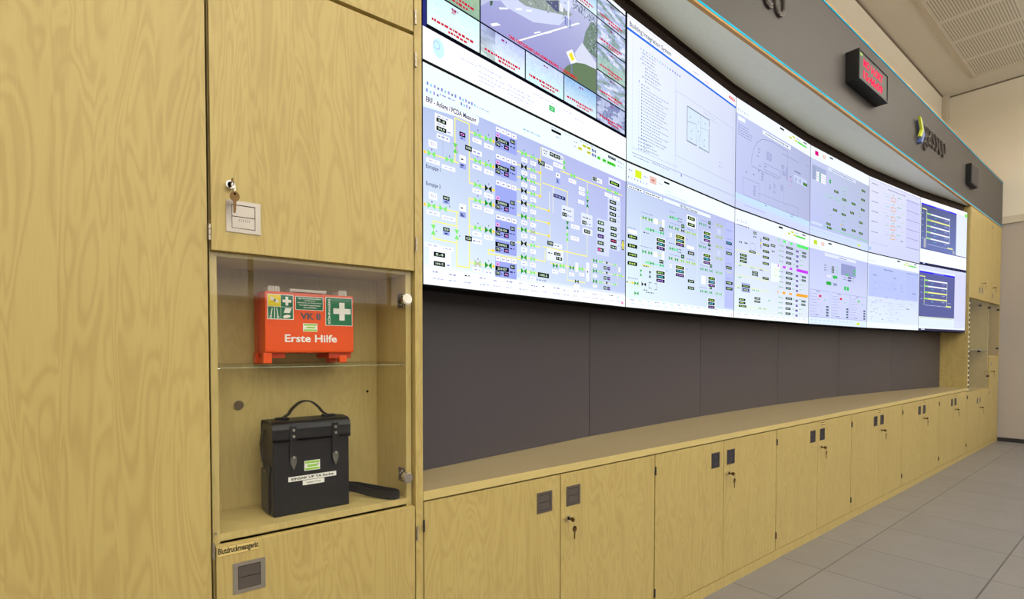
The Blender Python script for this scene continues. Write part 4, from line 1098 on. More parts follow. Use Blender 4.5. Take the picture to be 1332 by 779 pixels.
def header(c, v0, name, alarm=True, chips=None):
    c.rect(0, v0, 1, v0+.135, (240, 248, 255), 1)
    c.rect(.535, v0+.018, .592, v0+.036, BLK, 4) if not chips else c.rect(.285, v0+.022, .340, v0+.038, BLK, 4)
    if chips:
        c.rect(.060, v0+.034, .112, v0+.084, chips, 3); c.rect(.172, v0+.036, .222, v0+.080, (236, 204, 196), 3)
        c.scrib(.02, v0+.105, .14, .008, (170, 200, 230))
    else:
        toolbar_items(c, v0+.09, 6, .022, .022)
    if alarm and not chips:
        for (u, v) in ((.665, .050), (.712, .024), (.745, .050)): c.rect(u, v0+v, u+.040, v0+v+.018, (206, 216, 60), 3)
        c.rect(.79, v0+.050, .93, v0+.068, (90, 214, 70), 3); c.rect(.882, v0+.016, .935, v0+.028, DK, 3); c.scrib(.77, v0+.024, .06, .010, GRY)
    if name: c.rect(.31, v0+.152, .69, v0+.190, (238, 244, 255), 3); c.scrib(.345, v0+.164, .31, .014, (60, 64, 96), 4)

# -- display 5: grey schematic
def pic_site():
    c = Canvas(0)
    c.grad(0, 0, 1, 1, (196, 206, 252), (172, 180, 226), (180, 188, 232), (190, 198, 250), 0, 6)
    header(c, 0, True); c.rect(0, .862, 1, .93, (196, 224, 246), 1); c.rect(0, .90, 1, 1, (206, 214, 250), 1); c.rect(.02, .155, .10, .19, (240, 244, 255), 3)
    for k in range(5): c.scrib(.02, .226+.0225*k, .12+.04*(k > 1), .009, (130, 138, 190))
    G = (138, 146, 190)
    arc = [(.18, .539), (.18, .47), (.205, .38), (.24, .31), (.30, .25), (.347, .232), (.42, .215), (.649, .221)]
    for a, b in zip(arc[:-1], arc[1:]): c.line([a, b], G, .003)
    c.line([(.18, .555), (.541, .551)], G, .003); c.line([(.649, .221), (.649, .55)], G, .002)
    c.frame(.082, .691, .271, .857, G, .002); c.frame(.331, .464, .554, .53, G, .0025); c.frame(.641, .764, .817, .858, G, .002); c.line([(.271, .783), (.641, .776)], G, .002); c.line([(.271, .857), (.641, .858)], G, .002)
    for u in (.281, .36, .397, .455, .50, .531, .6): c.line([(u, .56), (u, .85)], (156, 164, 206), .0018)
    for u, v, w, h in ((.462, .62, .02, .05), (.555, .60, .035, .06), (.628, .39, .025, .13), (.405, .65, .02, .05), (.207, .73, .028, .1), (.36, .34, .07, .07), (.56, .39, .04, .05), (.46, .69, .02, .03), (.30, .57, .03, .08), (.57, .45, .05, .05), (.70, .86, .05, .02)):
        k = 0
        while k*.017 < h: c.scrib(u, v+k*.017, w, .010, (120, 128, 180)); k += 1
    for u, v in ((.255, .355), (.255, .385), (.245, .425), (.27, .51), (.26, .56), (.34, .49), (.20, .62), (.11, .63), (.35, .87), (.69, .46), (.70, .51)): c.scrib(u, v, .022, .012, (110, 118, 176))
    for v in (.475, .505, .56): c.scrib(.675, v, .03, .012, (220, 130, 180))
    c.line([(.573, .275), (.812, .274)], G, .003); c.scrib(.748, .378, .10, .014, (70, 76, 110)); c.rect(.745, .42, .945, .50, (198, 208, 240), 2)
    c.scrib(.765, .44, .02, .05, (130, 138, 176)); c.scrib(.83, .44, .02, .05, (130, 138, 176)); c.val(.886, .458, .950, .488, None, (120, 220, 60))
    c.scrib(.93, .25, .04, .009, G); c.scrib(.1, .945, .25, .008, (150, 160, 230))
    return c

# -- display 6: dense green/purple/orange tables
def pic_dense():
    c = Canvas(1)
    c.grad(0, 1, 1, 2, (200, 210, 255), (196, 202, 244), (228, 240, 255), (232, 250, 255), 0, 6)
    header(c, 1, False); c.scrib(.02, 1.13, .14, .012, (70, 74, 130))
    gl = (110, 190, 130)
    c.val(.211, 1.155, .246, 1.180, None); c.valve(.228, 1.204, BLK, .03, .02); c.valve(.062, 1.292, (40, 44, 50), .03, .022); c.valve(.125, 1.288, (40, 44, 50), .03, .022)
    for a in range(10):
        b = 2*pi*a/10; d_ = 2*pi*(a+1)/10; c.line([(.205+.036*cos(b), 1.304+.036*sin(b)), (.205+.036*cos(d_), 1.304+.036*sin(d_))], (130, 140, 200), .002)
    c.rect(.297, 1.20, .309, 1.30, (150, 160, 190), 3); c.rect(.295, 1.24, .312, 1.256, (240, 226, 60), 4)
    for v in (1.176, 1.240, 1.304, 1.362, 1.424, 1.572): c.val(.330, v, .408, v+.024, None, (190, 220, 150))
    c.val(.430, 1.225, .490, 1.250, None); c.valve(.463, 1.295, BLK, .035, .02); c.val(.163, 1.345, .240, 1.366, None); c.line([(.01, 1.375), (.30, 1.36)], (240, 240, 120), .003)
    for v in (1.396, 1.425, 1.455): c.val(.058, v, .135, v+.022, None, (170, 220, 130))
    for v0 in (1.498, 1.604, 1.707, 1.887): c.line([(.012, v0), (.42, v0+.002)], (240, 242, 140), .0028)
    for u, v in ((.06, 1.51), (.20, 1.51), (.06, 1.62), (.05, 1.72), (.22, 1.72), (.27, 1.72), (.30, 1.89), (.36, 1.89), (.42, 1.80)): c.valve(u, v, gl, .03, .018)
    c.val(.199, 1.535, .272, 1.556, None); c.val(.199, 1.560, .272, 1.580, None); c.valve(.31, 1.51, BLK, .03, .018)
    c.rect(.079, 1.665, .178, 1.752, (168, 178, 220), 3); c.val(.082, 1.685, .175, 1.705, None, (170, 220, 110)); c.val(.095, 1.718, .165, 1.740, None); c.val(.232, 1.784, .304, 1.806, None); c.val(.232, 1.815, .304, 1.836, None)
    for v in (1.815, 1.845, 1.876): c.val(.050, v, .125 if v < 1.87 else .137, v+.020, None, (180, 226, 130))
    c.rect(.44, 1.415, .562, 1.600, (238, 246, 255), 2); c.frame(.485, 1.46, .52, 1.54, (230, 230, 160), .004, 3)
    for v0, col in ((1.142, (90, 236, 110)), (1.410, (200, 60, 240)), (1.680, (240, 170, 50))):
        c.rect(.803, v0, .985, v0+.032, col, 3)
        for u, w in ((.53, .012), (.60, .05), (.70, .035)): c.rect(u, v0+.006, u+w, v0+.030, col, 3)
        c.rect(.64, v0+.006, .66, v0+.03, (246, 248, 255), 3)
        for k in range(4):
            v = v0+.058+.054*k
            c.valve(.56, v+.012, gl, .03, .018); c.scrib(.585, v+.008, .02, .010, (60, 90, 80))
            c.val(.645, v, .738 if k < 2 else .72, v+.024, None, (190, 220, 210)); c.val(.790+.005*(k % 2), v+.012, .828, v+.034, None, (170, 140, 240), (70, 60, 130)); c.valve(.76, v+.01, gl, .025, .016); c.valve(.862, v+.004, gl, .022, .016)
            if k < 2: c.val(.884, v+.008-.016*k, .950, v+.030-.016*k, None, (170, 210, 190))
            else: c.valve(.90, v, (170, 214, 130), .022, .014)
    c.rect(0, 1.945, 1, 2, (244, 252, 255), 1)
    for k in range(12): c.scrib(.04+.08*k, 1.955, .035, .008, (160, 180, 226))
    c.rect(.962, 1.965, .975, 1.98, (240, 180, 190), 3)
    return c

# -- display 7
def pic_green():
    c = Canvas(0)
    c.grad(0, 0, 1, 1, (196, 206, 246), (178, 188, 220), (184, 196, 240), (186, 196, 252), 0, 6)
    header(c, 0, False, chips=(222, 10, 130)); c.rect(.26, .148, .74, .186, (214, 224, 246), 3); c.scrib(.33, .160, .37, .012, (90, 96, 130), 4)
    c.rect(.021, .200, .234, .366, (164, 176, 210), 2)
    for k in range(5): c.scrib(.03, .232+.028*k, .04, .010, (120, 130, 160))
    for u in (.083, .155): 
        for k in range(4): c.rect(u, .262+.028*k, u+(.045 if u < .1 else .075), .284+.028*k, (246, 248, 255), 3)
    c.rect(.134, .262, .142, .372, (60, 190, 90), 4); c.rect(.289, .284, .312, .331, (30, 170, 60), 4)
    gn = (150, 220, 190)
    c.frame(.235, .46, .49, .86, gn, .002); c.line([(.22, .499), (.769, .465)], gn, .003); c.line([(.208, .855), (.989, .871)], (110, 220, 140), .004); c.frame(.478, .305, .60, .46, gn, .002)
    c.line([(.49, .65), (.80, .62)], gn, .002)
    for u, v in ((.368, .385), (.505, .44), (.672, .442), (.352, .61), (.498, .624), (.649, .562), (.855, .222), (.851, .34), (.849, .47), (.815, .645), (.817, .782), (.249, .802), (.261, .846), (.503, .806), (.68, .78)):
        c.val(u, v, u+.070, v+.026, None, (170, 230, 110))
    for u, v, h in ((.50, .33, .09), (.50, .52, .09), (.50, .70, .07), (.29, .47, .06), (.39, .47, .06), (.29, .68, .06), (.80, .26, .06), (.80, .38, .06), (.80, .52, .08), (.80, .69, .05), (.80, .82, .04), (.68, .82, .05)):
        k = 0
        while k*.02 < h: c.scrib(u+.01, v+k*.02, .045, .010, (150, 164, 190) if k % 2 else (170, 220, 180)); k += 1
    c.rect(.487, .765, .505, .785, (230, 190, 60), 4); c.rect(.017, .843, .187, .87, (206, 222, 246), 2); c.rect(0, .90, 1, 1, (206, 220, 252), 1); c.rect(.798, .945, .850, .968, (214, 230, 60), 3)
    for k in range(12): c.scrib(.03+.06*k, .93, .03, .008, (160, 176, 220))
    return c
# -- display 8
def pic_charts():
    c = Canvas(1)
    c.grad(0, 1, 1, 2, (190, 200, 255), (182, 190, 248), (220, 228, 255), (214, 224, 255), 0, 6)
    header(c, 1, False, chips=(196, 222, 50)); c.rect(.23, 1.150, .77, 1.186, (224, 232, 255), 3); c.scrib(.46, 1.164, .14, .012, (90, 96, 140), 4)
    c.rect(.217, 1.225, .505, 1.365, (196, 204, 240), 2); c.rect(.505, 1.228, .769, 1.370, (150, 158, 206), 2)
    for k in range(3): c.val(.345, 1.290+.028*k, .385, 1.312+.028*k, None); c.scrib(.23, 1.29+.028*k, .03, .012, DK); c.scrib(.43, 1.285+.035*k, .02, .016, (100, 220, 120))
    c.rect(.72, 1.275, .765, 1.300, (90, 190, 120), 3); c.rect(.72, 1.315, .765, 1.340, (90, 190, 120), 3); c.rect(.59, 1.345, .64, 1.370, (90, 190, 120), 3)
    c.rect(.366, 1.399, .443, 1.431, (60, 190, 90), 3); c.rect(.39, 1.395, .40, 1.44, (60, 190, 90), 3); c.rect(.262, 1.482, .343, 1.522, (50, 170, 70), 3); c.rect(.375, 1.487, .440, 1.520, (150, 156, 200), 3); c.rect(.27, 1.40, .34, 1.43, (226, 230, 255), 3)
    c.val(.63, 1.378, .682, 1.398, None, (160, 150, 240)); c.val(.63, 1.412, .682, 1.432, None, (160, 150, 240)); c.line([(.54, 1.39), (.74, 1.39)], DK, .002); c.line([(.54, 1.42), (.74, 1.42)], DK, .002)
    c.rect(.562, 1.505, .598, 1.552, (60, 200, 90), 3); c.rect(.610, 1.505, .648, 1.552, (60, 200, 90), 3)
    for q, u0 in enumerate((.012, .352, .675)):
        c.rect(u0, 1.600, u0+.315, 1.915, (206, 212, 248), 2); c.frame(u0, 1.600, u0+.315, 1.915, (160, 168, 220), .003, 3)
        c.line([(u0+.18, 1.66), (u0+.18, 1.90)], (170, 178, 226), .002); c.scrib(u0+.1, 1.612, .05, .010, DK)
        for k in range(8): c.scrib(u0+.012, 1.645+.034*k, .10, .008, (150, 158, 210))
        c.rect(u0+.138, 1.655, u0+.175, 1.682, (214, 60, 90) if q < 2 else (100, 210, 120), 4)
        c.scrib(u0+.22, 1.700, .03, .014, (80, 200, 100)); c.scrib(u0+.125, 1.70, .014, .014, (210, 110, 140)); c.scrib(u0+.125, 1.76, .014, .014, (210, 110, 140))
        for k in range(4): c.val(u0+.255, 1.776+.034*k, u0+.292, 1.796+.034*k, None, (120, 170, 190))
        c.scrib(u0+.09, 1.885, .05, .010, DK)
    c.rect(0, 1.925, 1, 2, (220, 236, 255), 1); c.rect(.800, 1.946, .862, 1.975, (214, 230, 40), 3)
    for k in range(11): c.scrib(.03+.065*k, 1.945, .03, .010, (150, 190, 226))
    return c
# -- display 9
def pic_trend():
    c = Canvas(0)
    c.grad(0, 0, 1, 1, (226, 228, 255), (218, 220, 254), (206, 212, 252), (210, 218, 255), 0, 5)
    c.rect(0, 0, 1, .02, (245, 248, 255), 1); c.line([(.018, .023), (.987, .03)], (160, 165, 225), .003); c.scrib(.338, .072, .335, .014, (84, 88, 130))
    for v in (.07, .176, .309, .440, .574, .713): c.scrib(.045, v, .115, .012, (96, 100, 140))
    for k, v in enumerate((.165, .302, .432, .562, .693)):
        c.frame(.400, v, .480, v+.062, (226, 170, 110), .006, 4); c.frame(.256, v-.02, .40, v+.06, (190, 196, 236), .0015)
        c.scrib(.30, v+.01, .06, .012, (110, 200, 140)); c.scrib(.43, v-.045, .03, .020, (110, 200, 140)); c.scrib(.52, v-.03, .03, .020, (90, 190, 120)); c.scrib(.565, v-.03, .03, .020, (90, 190, 120)); c.scrib(.60, v+.045, .06, .012, (190, 210, 150)); c.line([(.520, v), (.520, v+.05)], (130, 130, 200), .002)
    c.rect(.700, .105, .985, .82, (206, 208, 248), 2)
    for v in (.118, .264, .396, .534, .663, .80): c.scrib(.712, v, .26, .012, (110, 114, 156)); 
    for v in (.15, .18, .21, .30, .33, .36, .43, .46, .49, .57, .60, .63): c.scrib(.715, v, .25, .005, (176, 180, 226))
    for u in (.76, .82, .88, .94): c.line([(u, .13), (u, .80)], (196, 200, 240), .0018)
    c.rect(.599, .738, .635, .752, (90, 90, 170), 3); c.scrib(.05, .86, .3, .01, (176, 190, 236)); c.rect(.022, .93, .045, .965, (120, 190, 230), 3)
    return c
def pic_table():
    c = Canvas(1)
    c.grad(0, 1, 1, 2, (206, 214, 255), (196, 204, 246), (226, 240, 255), (228, 244, 255), 0, 5)
    header(c, 1, False); c.rect(.012, 1.152, .98, 1.57, (186, 198, 250), 1)
    c.scrib(.281, 1.178, .184, .016, (84, 90, 130)); c.scrib(.089, 1.274, .067, .014, (80, 90, 130)); c.scrib(.468, 1.274, .055, .014, (90, 110, 140)); c.scrib(.73, 1.165, .25, .014, (120, 126, 170))
    r_ = random.Random(9)
    for k in range(70): c.scrib(.03+.67*r_.random(), 1.33+.58*r_.random(), .03, .010, r_.choice([(150, 158, 214), (170, 178, 226), (130, 140, 200), (170, 190, 216)]))
    for k in range(22): c.line([(.735, 1.20+.016*k), (.965, 1.20+.016*k)], (168, 178, 218), .0012)
    for u in (.735, .80, .86, .91, .965): c.line([(u, 1.18), (u, 1.55)], (160, 170, 214), .0018)
    for v in (1.365, 1.46, 1.575, 1.64): c.line([(.015, v), (.70, v)], (176, 184, 232), .0015)
    c.scrib(.848, 1.452, .09, .014, (84, 94, 130)); c.scrib(.73, 1.690, .07, .016, (84, 94, 130)); c.scrib(.80, 1.62, .07, .012, (160, 190, 190))
    for k in range(9): c.line([(.40, 1.66+.028*k), (.40+.3*((k % 3)+1)/3, 1.66+.028*k)], (186, 194, 236), .0012); c.line([(.35+.045*k, 1.66), (.35+.045*k, 1.90)], (196, 204, 240), .0012)
    c.rect(0, 1.93, 1, 2, (240, 250, 255), 1)
    return c
# -- displays 11/12: blue network windows
def pic_net(row, top):
    c = Canvas(row); o = row
    c.grad(0, o, 1, o+1, (236, 242, 255), (226, 234, 255), (232, 242, 255), (236, 248, 255), 0, 4)
    if top:
        c.rect(0, 0, 1, .072, (252, 253, 255), 1); c.rect(.945, .035, .995, .085, (110, 236, 50), 3)
        c.grad(.012, .075, .752, .755, (86, 94, 142), (98, 106, 168), (110, 126, 200), (104, 120, 190), 2, 4); c.rect(.012, .075, .752, .095, (56, 40, 255), 3); c.rect(.30, .078, .56, .092, (110, 110, 240), 4)
        c.rect(.012, .755, 1, .768, (90, 96, 160), 3); c.rect(.012, .768, 1, .972, (244, 250, 255), 3); c.rect(0, .972, 1, 1.0, (36, 34, 84), 4); c.rect(.06, .975, .10, .990, (200, 210, 250), 5)
        u0, u1 = .13, .598; vs = [(.214, 0), (.307, 1), (.400, 0), (.494, 0), (.590, 0)]; vb = .672
        c.line([(.03, .153), (.112, .157)], (240, 244, 150), .010, 5); c.line([(.120, .157), (.120, .60)], (226, 232, 190), .008, 5); c.line([(.600, .196), (.592, .60)][:1]+[(.600, .59)], (190, 200, 230), .010, 5)
        c.scrib(.15, .675, .40, .012, (190, 200, 250), 5); c.rect(.56, .662, .68, .682, (240, 246, 170), 6); c.rect(.07, .60, .115, .74, (180, 178, 190), 4); c.rect(.68, .69, .72, .75, (180, 178, 190), 4)
    else:
        c.rect(0, 1.0, 1, 1.06, (216, 222, 255), 1); c.rect(.744, 1.04, 1, 1.94, (214, 216, 255), 1)
        c.rect(.0, 1.105, .742, 1.785, (98, 102, 158), 2); c.rect(0, 1.090, .742, 1.115, (56, 40, 255), 3); c.rect(.28, 1.094, .50, 1.111, (110, 110, 240), 4); c.rect(0, 1.785, .74, 1.815, (226, 236, 226), 3)
        c.scrib(.02, 1.792, .68, .012, (190, 200, 190), 4); c.rect(0, 1.82, 1, 1.94, (226, 238, 255), 1); c.rect(0, 1.968, 1, 2.0, (60, 54, 84), 4); c.rect(.05, 1.972, .12, 1.988, (220, 226, 250), 5)
        u0, u1 = .10, .570; vs = [(1.222, 0), (1.314, 0), (1.408, 1), (1.506, 1)]; vb = 1.605
        c.line([(.01, 1.168), (.11, 1.168)], (226, 236, 150), .008, 5); c.line([(.100, 1.17), (.100, 1.60)], (206, 220, 170), .008, 5); c.line([(.572, 1.222), (.572, 1.60)], (200, 214, 180), .008, 5)
        c.scrib(.12, 1.60, .42, .012, (200, 210, 240), 5); c.rect(.55, 1.590, .665, 1.612, (236, 246, 150), 6); c.scrib(.60, 1.54, .06, .012, (190, 196, 240), 5)
    for v, k in vs:
        c.line([(u0, v), (u1, v)], (240, 244, 150) if k else (244, 248, 255), .012, 5); c.line([(u0, v), (u0+.07, v)], (150, 226, 90), .010, 6)
        c.scrib(u0+.14, v+.035, .05, .014, (90, 200, 210), 5); c.scrib(u0+.36, v+.03, .07, .012, (190, 200, 250), 5); c.scrib(.03, v+.0, .03, .016, (170, 190, 230), 5)
    return c

specs = [
 (0, 0, pic_cctv, 'display at upper left showing a mosaic of camera views with a road junction'),
 (0, 1, pic_erp, 'display at lower left showing the large blue process diagram with yellow pipes'),
 (1, 0, pic_bis, 'display showing a tree list and small floor plan under a blue bar'),
 (1, 1, pic_vkf, 'display below the floor plan one, showing a plant overview with yellow square'),
 (2, 0, pic_site, 'display in the upper row showing a pale grey line schematic with an arc'),
 (2, 1, pic_dense, 'display in the lower row with green, purple and orange table headings'),
 (3, 0, pic_green, 'display in the upper row with a magenta square in its corner'),
 (3, 1, pic_charts, 'display in the lower row with three small status charts along its bottom'),
 (4, 0, pic_trend, 'display in the upper row with a column of five orange squares'),
 (4, 1, pic_table, 'display in the lower row showing a nearly white pale table'),
 (5, 0, lambda: pic_net(0, True), 'upper display at the far right end with a blue network window'),
 (5, 1, lambda: pic_net(1, False), 'lower display at the far right end with a blue network window'),
]
for ci, row, fn, lab in specs:
    (xa, ya), (xb, yb) = ARC[ci], ARC[ci+1]
    W = math.hypot(xb-xa, yb-ya); ang = math.atan2(yb-ya, xb-xa)
    t = thing('wall_display', lab, 'screen', (xa, ya, SZ+SH*(1-row)), 'displays of the video wall')
    t.rotation_euler = (0, 0, ang)
    g = .0032; dep = .11
    tp = .02 if ci == 0 else .004
    hb = MB()
    pts = [(0.0008, .004), (W-.0008, .004), (W-.012, dep), (.012, dep)]
    hb.prism(pts, .0006, SH-.0006, 'bezel', axis='z')
    hb.build('housing', t)
    c = fn()
    gv = .0048
    pic = c.build('picture', t, W-2*g, SH-2*gv)
    pic.location = (g, 0.0036, gv)

# ------------------------------------------------------------------ tall cabinets at the far right
def tall_right():
    x0 = XR
    t = thing('tall_cabinet', 'tall maple double-width cabinet with glass section right of the video wall', 'cabinet', (x0, FY, 0))
    W2 = 1.29
    c = MB().box(0, .028, .0, .62, 0, 2.995, 'wood').box(W2-.018, W2, .021, .60, 0, 2.995, 'wood_in').box(.028, W2-.018, .56, .60, 0, 2.995, 'wall_low')  # wall tone on the back board stands in for a reflection in the glass
    for z in (.03, .76, 1.915, 2.975): c.box(.028, W2-.018, .021, .58, z, z+.018, 'wood_in')
    c.box(.028, W2, .003, .021, 0, .052, 'wood')
    c.build('carcass', t)
    def dr(a, b, z0, z1):
        return door(t, a, b, z0, z1)
    d1 = dr(.031, .657, .057, .775); d2 = dr(.661, W2-.002, .057, .775)
    u1 = dr(.031, .657, 1.920, 2.993); u2 = dr(.661, W2-.002, 1.920, 2.993)
    pull(d1, .545, .62, .61, .69, 'metal', 'metal_d', False); pull(d2, .70, .775, .61, .69, 'metal', 'metal_d', False); lock(d2, .70, .56)
    pull(u1, .545, .62, 2.0, 2.08, 'metal', 'metal_d', False); pull(u2, .70, .775, 2.0, 2.08, 'metal', 'metal_d', False); lock(u2, .70, 2.13)
    for dd, xx in ((d1, .027), (u1, .027), (d2, W2), (u2, W2)):
        z = .70 if dd in (d1, d2) else 2.90
        hinge(dd, xx, z, z+.04)
    for a, b in ((.16, .70), (.705, W2-.01)):
        g_ = MB().box(a, b, .008, .014, .785, 1.905, 'glass').build('glass_door', t)
        for zz in (1.84, 1.26 if a < .5 else .93):
            k = MB().box(b-.05, b-.015, -.004, .022, zz, zz+.022, 'black', .002); k.build('glass_clip', g_)
    st = MB().box(.030, .036, .03, .33, .785, 1.905, 'grate').box(.145, .151, .012, .33, .785, 1.905, 'grate').box(.036, .145, .32, .33, .785, 1.905, 'grate')
    st.build('slat_frame', t)
    for k in range(19):  # column of evenly spaced pale slats in a narrow frame
        z = .80+.058*k
        MB().box(.036, .145, .012, .32, z, z+.020, 'paper').build('pale_slat', t)
    MB().box(.152, W2-.018, .03, .56, 1.29, 1.298, 'glass_e').build('glass_shelf', t)
    return t
tall_right()
t = thing('tall_cabinet', 'narrow tall maple cabinet against the right wall, tall lower door', 'cabinet', (XR+1.29, FY, 0))
c = MB().box(0, .018, .021, .60, 0, 2.995, 'wood_in').box(.63, .648, .003, .60, 0, 2.995, 'wood').box(.018, .63, .58, .60, 0, 2.995, 'wood_in')
for z in (.03, 1.19, 1.915, 2.975): c.box(.018, .63, .021, .58, z, z+.018, 'wood_in')
c.box(0, .63, .003, .021, 0, .052, 'wood').build('carcass', t)
dL = door(t, .002, .628, .057, 1.200); dU = door(t, .002, .628, 1.920, 2.993)
pull(dL, .05, .125, 1.06, 1.14, 'metal', 'metal_d', False); lock(dL, .07, 1.0); pull(dU, .05, .125, 1.98, 2.06, 'metal', 'metal_d', False); lock(dU, .06, 2.12)
hinge(dL, .640, .28, .32); hinge(dL, .640, .10, .14); hinge(dU, .640, 2.88, 2.92)
g_ = MB().box(.004, .62, .008, .014, 1.215, 1.905, 'glass').build('glass_door', t)
for zz in (1.84, 1.30): MB().box(.55, .59, -.004, .022, zz, zz+.022, 'black', .002).build('glass_clip', g_)
key_ring(XR+.70, .56, 'keys in the bottom door lock of the far tall cabinet')
key_ring(XR+.70, 2.13, 'keys in the high upper door lock of the far tall cabinet')
key_ring(XR+1.29+.07, 1.0, 'keys in the lock of the narrow cabinet against the right wall')
key_ring(XR+1.29+.06, 2.12, 'keys in the upper lock of the narrow cabinet by the wall')

# ------------------------------------------------------------------ first aid kit on the glass shelf
KX, KY, KZ = .391, 1.475, 1.2525
t = thing('first_aid_kit', 'orange-red first aid case on the glass shelf in the niche', 'first aid kit', (KX, KY, KZ))
kw, kz0, kz1 = .268, .029, .204
b = MB().box(0, kw, 0, .055, kz0, kz1, 'red', .006)
b.build('front_shell', t)
b = MB().box(-.002, kw+.002, .050, .060, kz0-.002, kz1+.002, 'red_d', .002).box(-.002, kw+.002, .064, .074, kz0-.002, kz1+.002, 'red_d', .002)
b.box(.004, kw-.004, .058, .066, kz0+.004, kz1-.004, 'gap').build('seam_rims', t)
MB().box(0, kw, .070, .122, kz0, kz1, 'red', .006).build('back_shell', t)
MB().box(.006, .060, .014, .118, 0.014, kz0+.002, 'red_d', .002).box(-.004, .020, .004, .028, 0, kz0+.001, 'red', .002).box(-.004, .020, .09, .118, 0, kz0+.001, 'red', .002).build('foot', t)
MB().box(.190, .262, .010, .118, .012, kz0+.002, 'red_d', .002).box(.222, .246, .004, .03, 0, .02, 'red', .002).box(.222, .246, .09, .118, 0, .02, 'red', .002).build('foot', t)
for a, b2 in ((.012, .046), (.222, .250)):
    m_ = MB().box(a, b2, .012, .060, kz1-.004, kz1+.014, 'white', .002)
    for k in range(5): m_.box(a+.002+k*(b2-a-.004)/5, a+.002+(k+.7)*(b2-a-.004)/5, .009, .014, kz1-.006, kz1+.016, 'white')
    m_.build('latch', t)
MB().box(.077, .188, .020, .060, kz1+.004, kz1+.013, 'white', .002).box(.077, .088, .025, .055, kz1-.002, kz1+.006, 'white').box(.177, .188, .025, .055, kz1-.002, kz1+.006, 'white').build('handle', t)
# printed stickers; coordinates are world x / z turned local
def lx(x): return x-KX
def lz(z): return z-KZ
ST = -.0006
s1 = MB().box(lx(.398), lx(.4715), ST, 0, lz(1.377), lz(1.4485), 'paper', 0)
s1.box(lx(.400), lx(.4345), ST-.0004, ST, lz(1.4135), lz(1.4465), 'yellow').box(lx(.4355), lx(.4695), ST-.0004, ST, lz(1.4135), lz(1.4465), 'green')
s1.box(lx(.400), lx(.4345), ST-.0004, ST, lz(1.379), lz(1.4125), 'green').box(lx(.4355), lx(.4695), ST-.0004, ST, lz(1.379), lz(1.4125), 'green')
def ell(mb, cx_, cz_, rx, rz, m, y, rot=0, n=14):
    pts = []
    for i in range(n):
        a = 2*pi*i/n; px, pz = rx*cos(a), rz*sin(a)
        pts.append((cx_+px*cos(rot)-pz*sin(rot), y, cz_+px*sin(rot)+pz*cos(rot)))
    mb.add(pts, [list(range(n))], m)
y2 = ST-.0008
ell(s1, lx(.413), lz(1.434), .009, .005, 'white', y2, -.5); ell(s1, lx(.423), lz(1.429), .008, .005, 'white', y2, -.4)
s1.box(lx(.405), lx(.430), y2, y2+.0003, lz(1.4160), lz(1.4175), 'tape')
s1.box(lx(.4485), lx(.4565), y2-.0002, y2+.0003, lz(1.4175), lz(1.4425), 'paper').box(lx(.440), lx(.465), y2, y2+.0003, lz(1.426), lz(1.434), 'paper')
for x_ in (.407, .427): ell(s1, lx(x_), lz(1.384), .0035, .0035, 'paper', y2); ell(s1, lx(x_), lz(1.384), .0018, .0018, 'green', y2-.0002)
s1.add([(lx(.406), y2, lz(1.388)), (lx(.409), y2, lz(1.388)), (lx(.412), y2, lz(1.408)), (lx(.410), y2, lz(1.408))], [[0,1,2,3]], 'paper')
s1.add([(lx(.425), y2, lz(1.388)), (lx(.428), y2, lz(1.388)), (lx(.4245), y2, lz(1.410)), (lx(.4225), y2, lz(1.410))], [[0,1,2,3]], 'paper')
s1.add([(lx(.4165), y2, lz(1.381)), (lx(.4185), y2, lz(1.381)), (lx(.4185), y2, lz(1.411)), (lx(.4165), y2, lz(1.411))], [[0,1,2,3]], 'paper')
s1.add([(lx(.443), y2, lz(1.396)), (lx(.460), y2, lz(1.396)), (lx(.466), y2, lz(1.410)), (lx(.448), y2, lz(1.410))], [[0,1,2,3]], 'paper')
ell(s1, lx(.452), lz(1.386), .011, .0045, 'paper', y2, .15)
s1.build('pictogram_sticker', t)
s2 = MB().box(lx(.477), lx(.5605), ST, 0, lz(1.4065), lz(1.4465), 'paper').box(lx(.4785), lx(.559), ST-.0004, ST, lz(1.408), lz(1.445), 'green')
for k, (tx, a_, b_) in enumerate((('Bei Entnahme sofort', .486, .553), ('ergänzen', .503, .536), ('Meldung an Sicherheit', .483, .556), ('Verfall beachten', .486, .552), ('anschließen', .500, .540))):
    text_on(s2, tx, lx(a_), lx(b_), lz(1.4385-.0065*k), lz(1.4425-.0065*k), ST-.0007, 'paper', 0, .02)
s2.build('text_sticker', t)
v = MB(); text_on(v, 'VK 8', lx(.491), lx(.553), lz(1.379), lz(1.399), -.0004, 'inkgrey', 0, .035); v.build('number_print', t)
v = MB().box(lx(.499), lx(.542), ST, 0, lz(1.344), lz(1.368), 'paper').box(lx(.501), lx(.540), ST-.0003, ST, lz(1.3615), lz(1.3665), 'lime').box(lx(.501), lx(.540), ST-.0003, ST, lz(1.3455), lz(1.3505), 'lime').box(lx(.509), lx(.535), ST-.0003, ST, lz(1.3535), lz(1.3585), 'lime')
v.build('inspection_label', t)
v = MB().box(lx(.5675), lx(.6535), ST, 0, lz(1.3635), lz(1.4490), 'paper', 0).box(lx(.5690), lx(.6520), ST-.0004, ST, lz(1.3650), lz(1.4475), 'green')
v.box(lx(.611), lx(.628), ST-.0010, ST-.0004, lz(1.380), lz(1.434), 'paper').box(lx(.592), lx(.6475), ST-.0008, ST-.0004, lz(1.3995), lz(1.4160), 'paper')
vs, fs, bb = text_geo('SÖHNGEN', 0, .02)
v.add([(lx(.5825) - (q[1]-bb[2])/(bb[3]-bb[2])*.0085, ST-.0007, lz(1.368)+(q[0]-bb[0])/(bb[1]-bb[0])*.074) for q in vs], fs, 'paper')
v.build('cross_sticker', t)
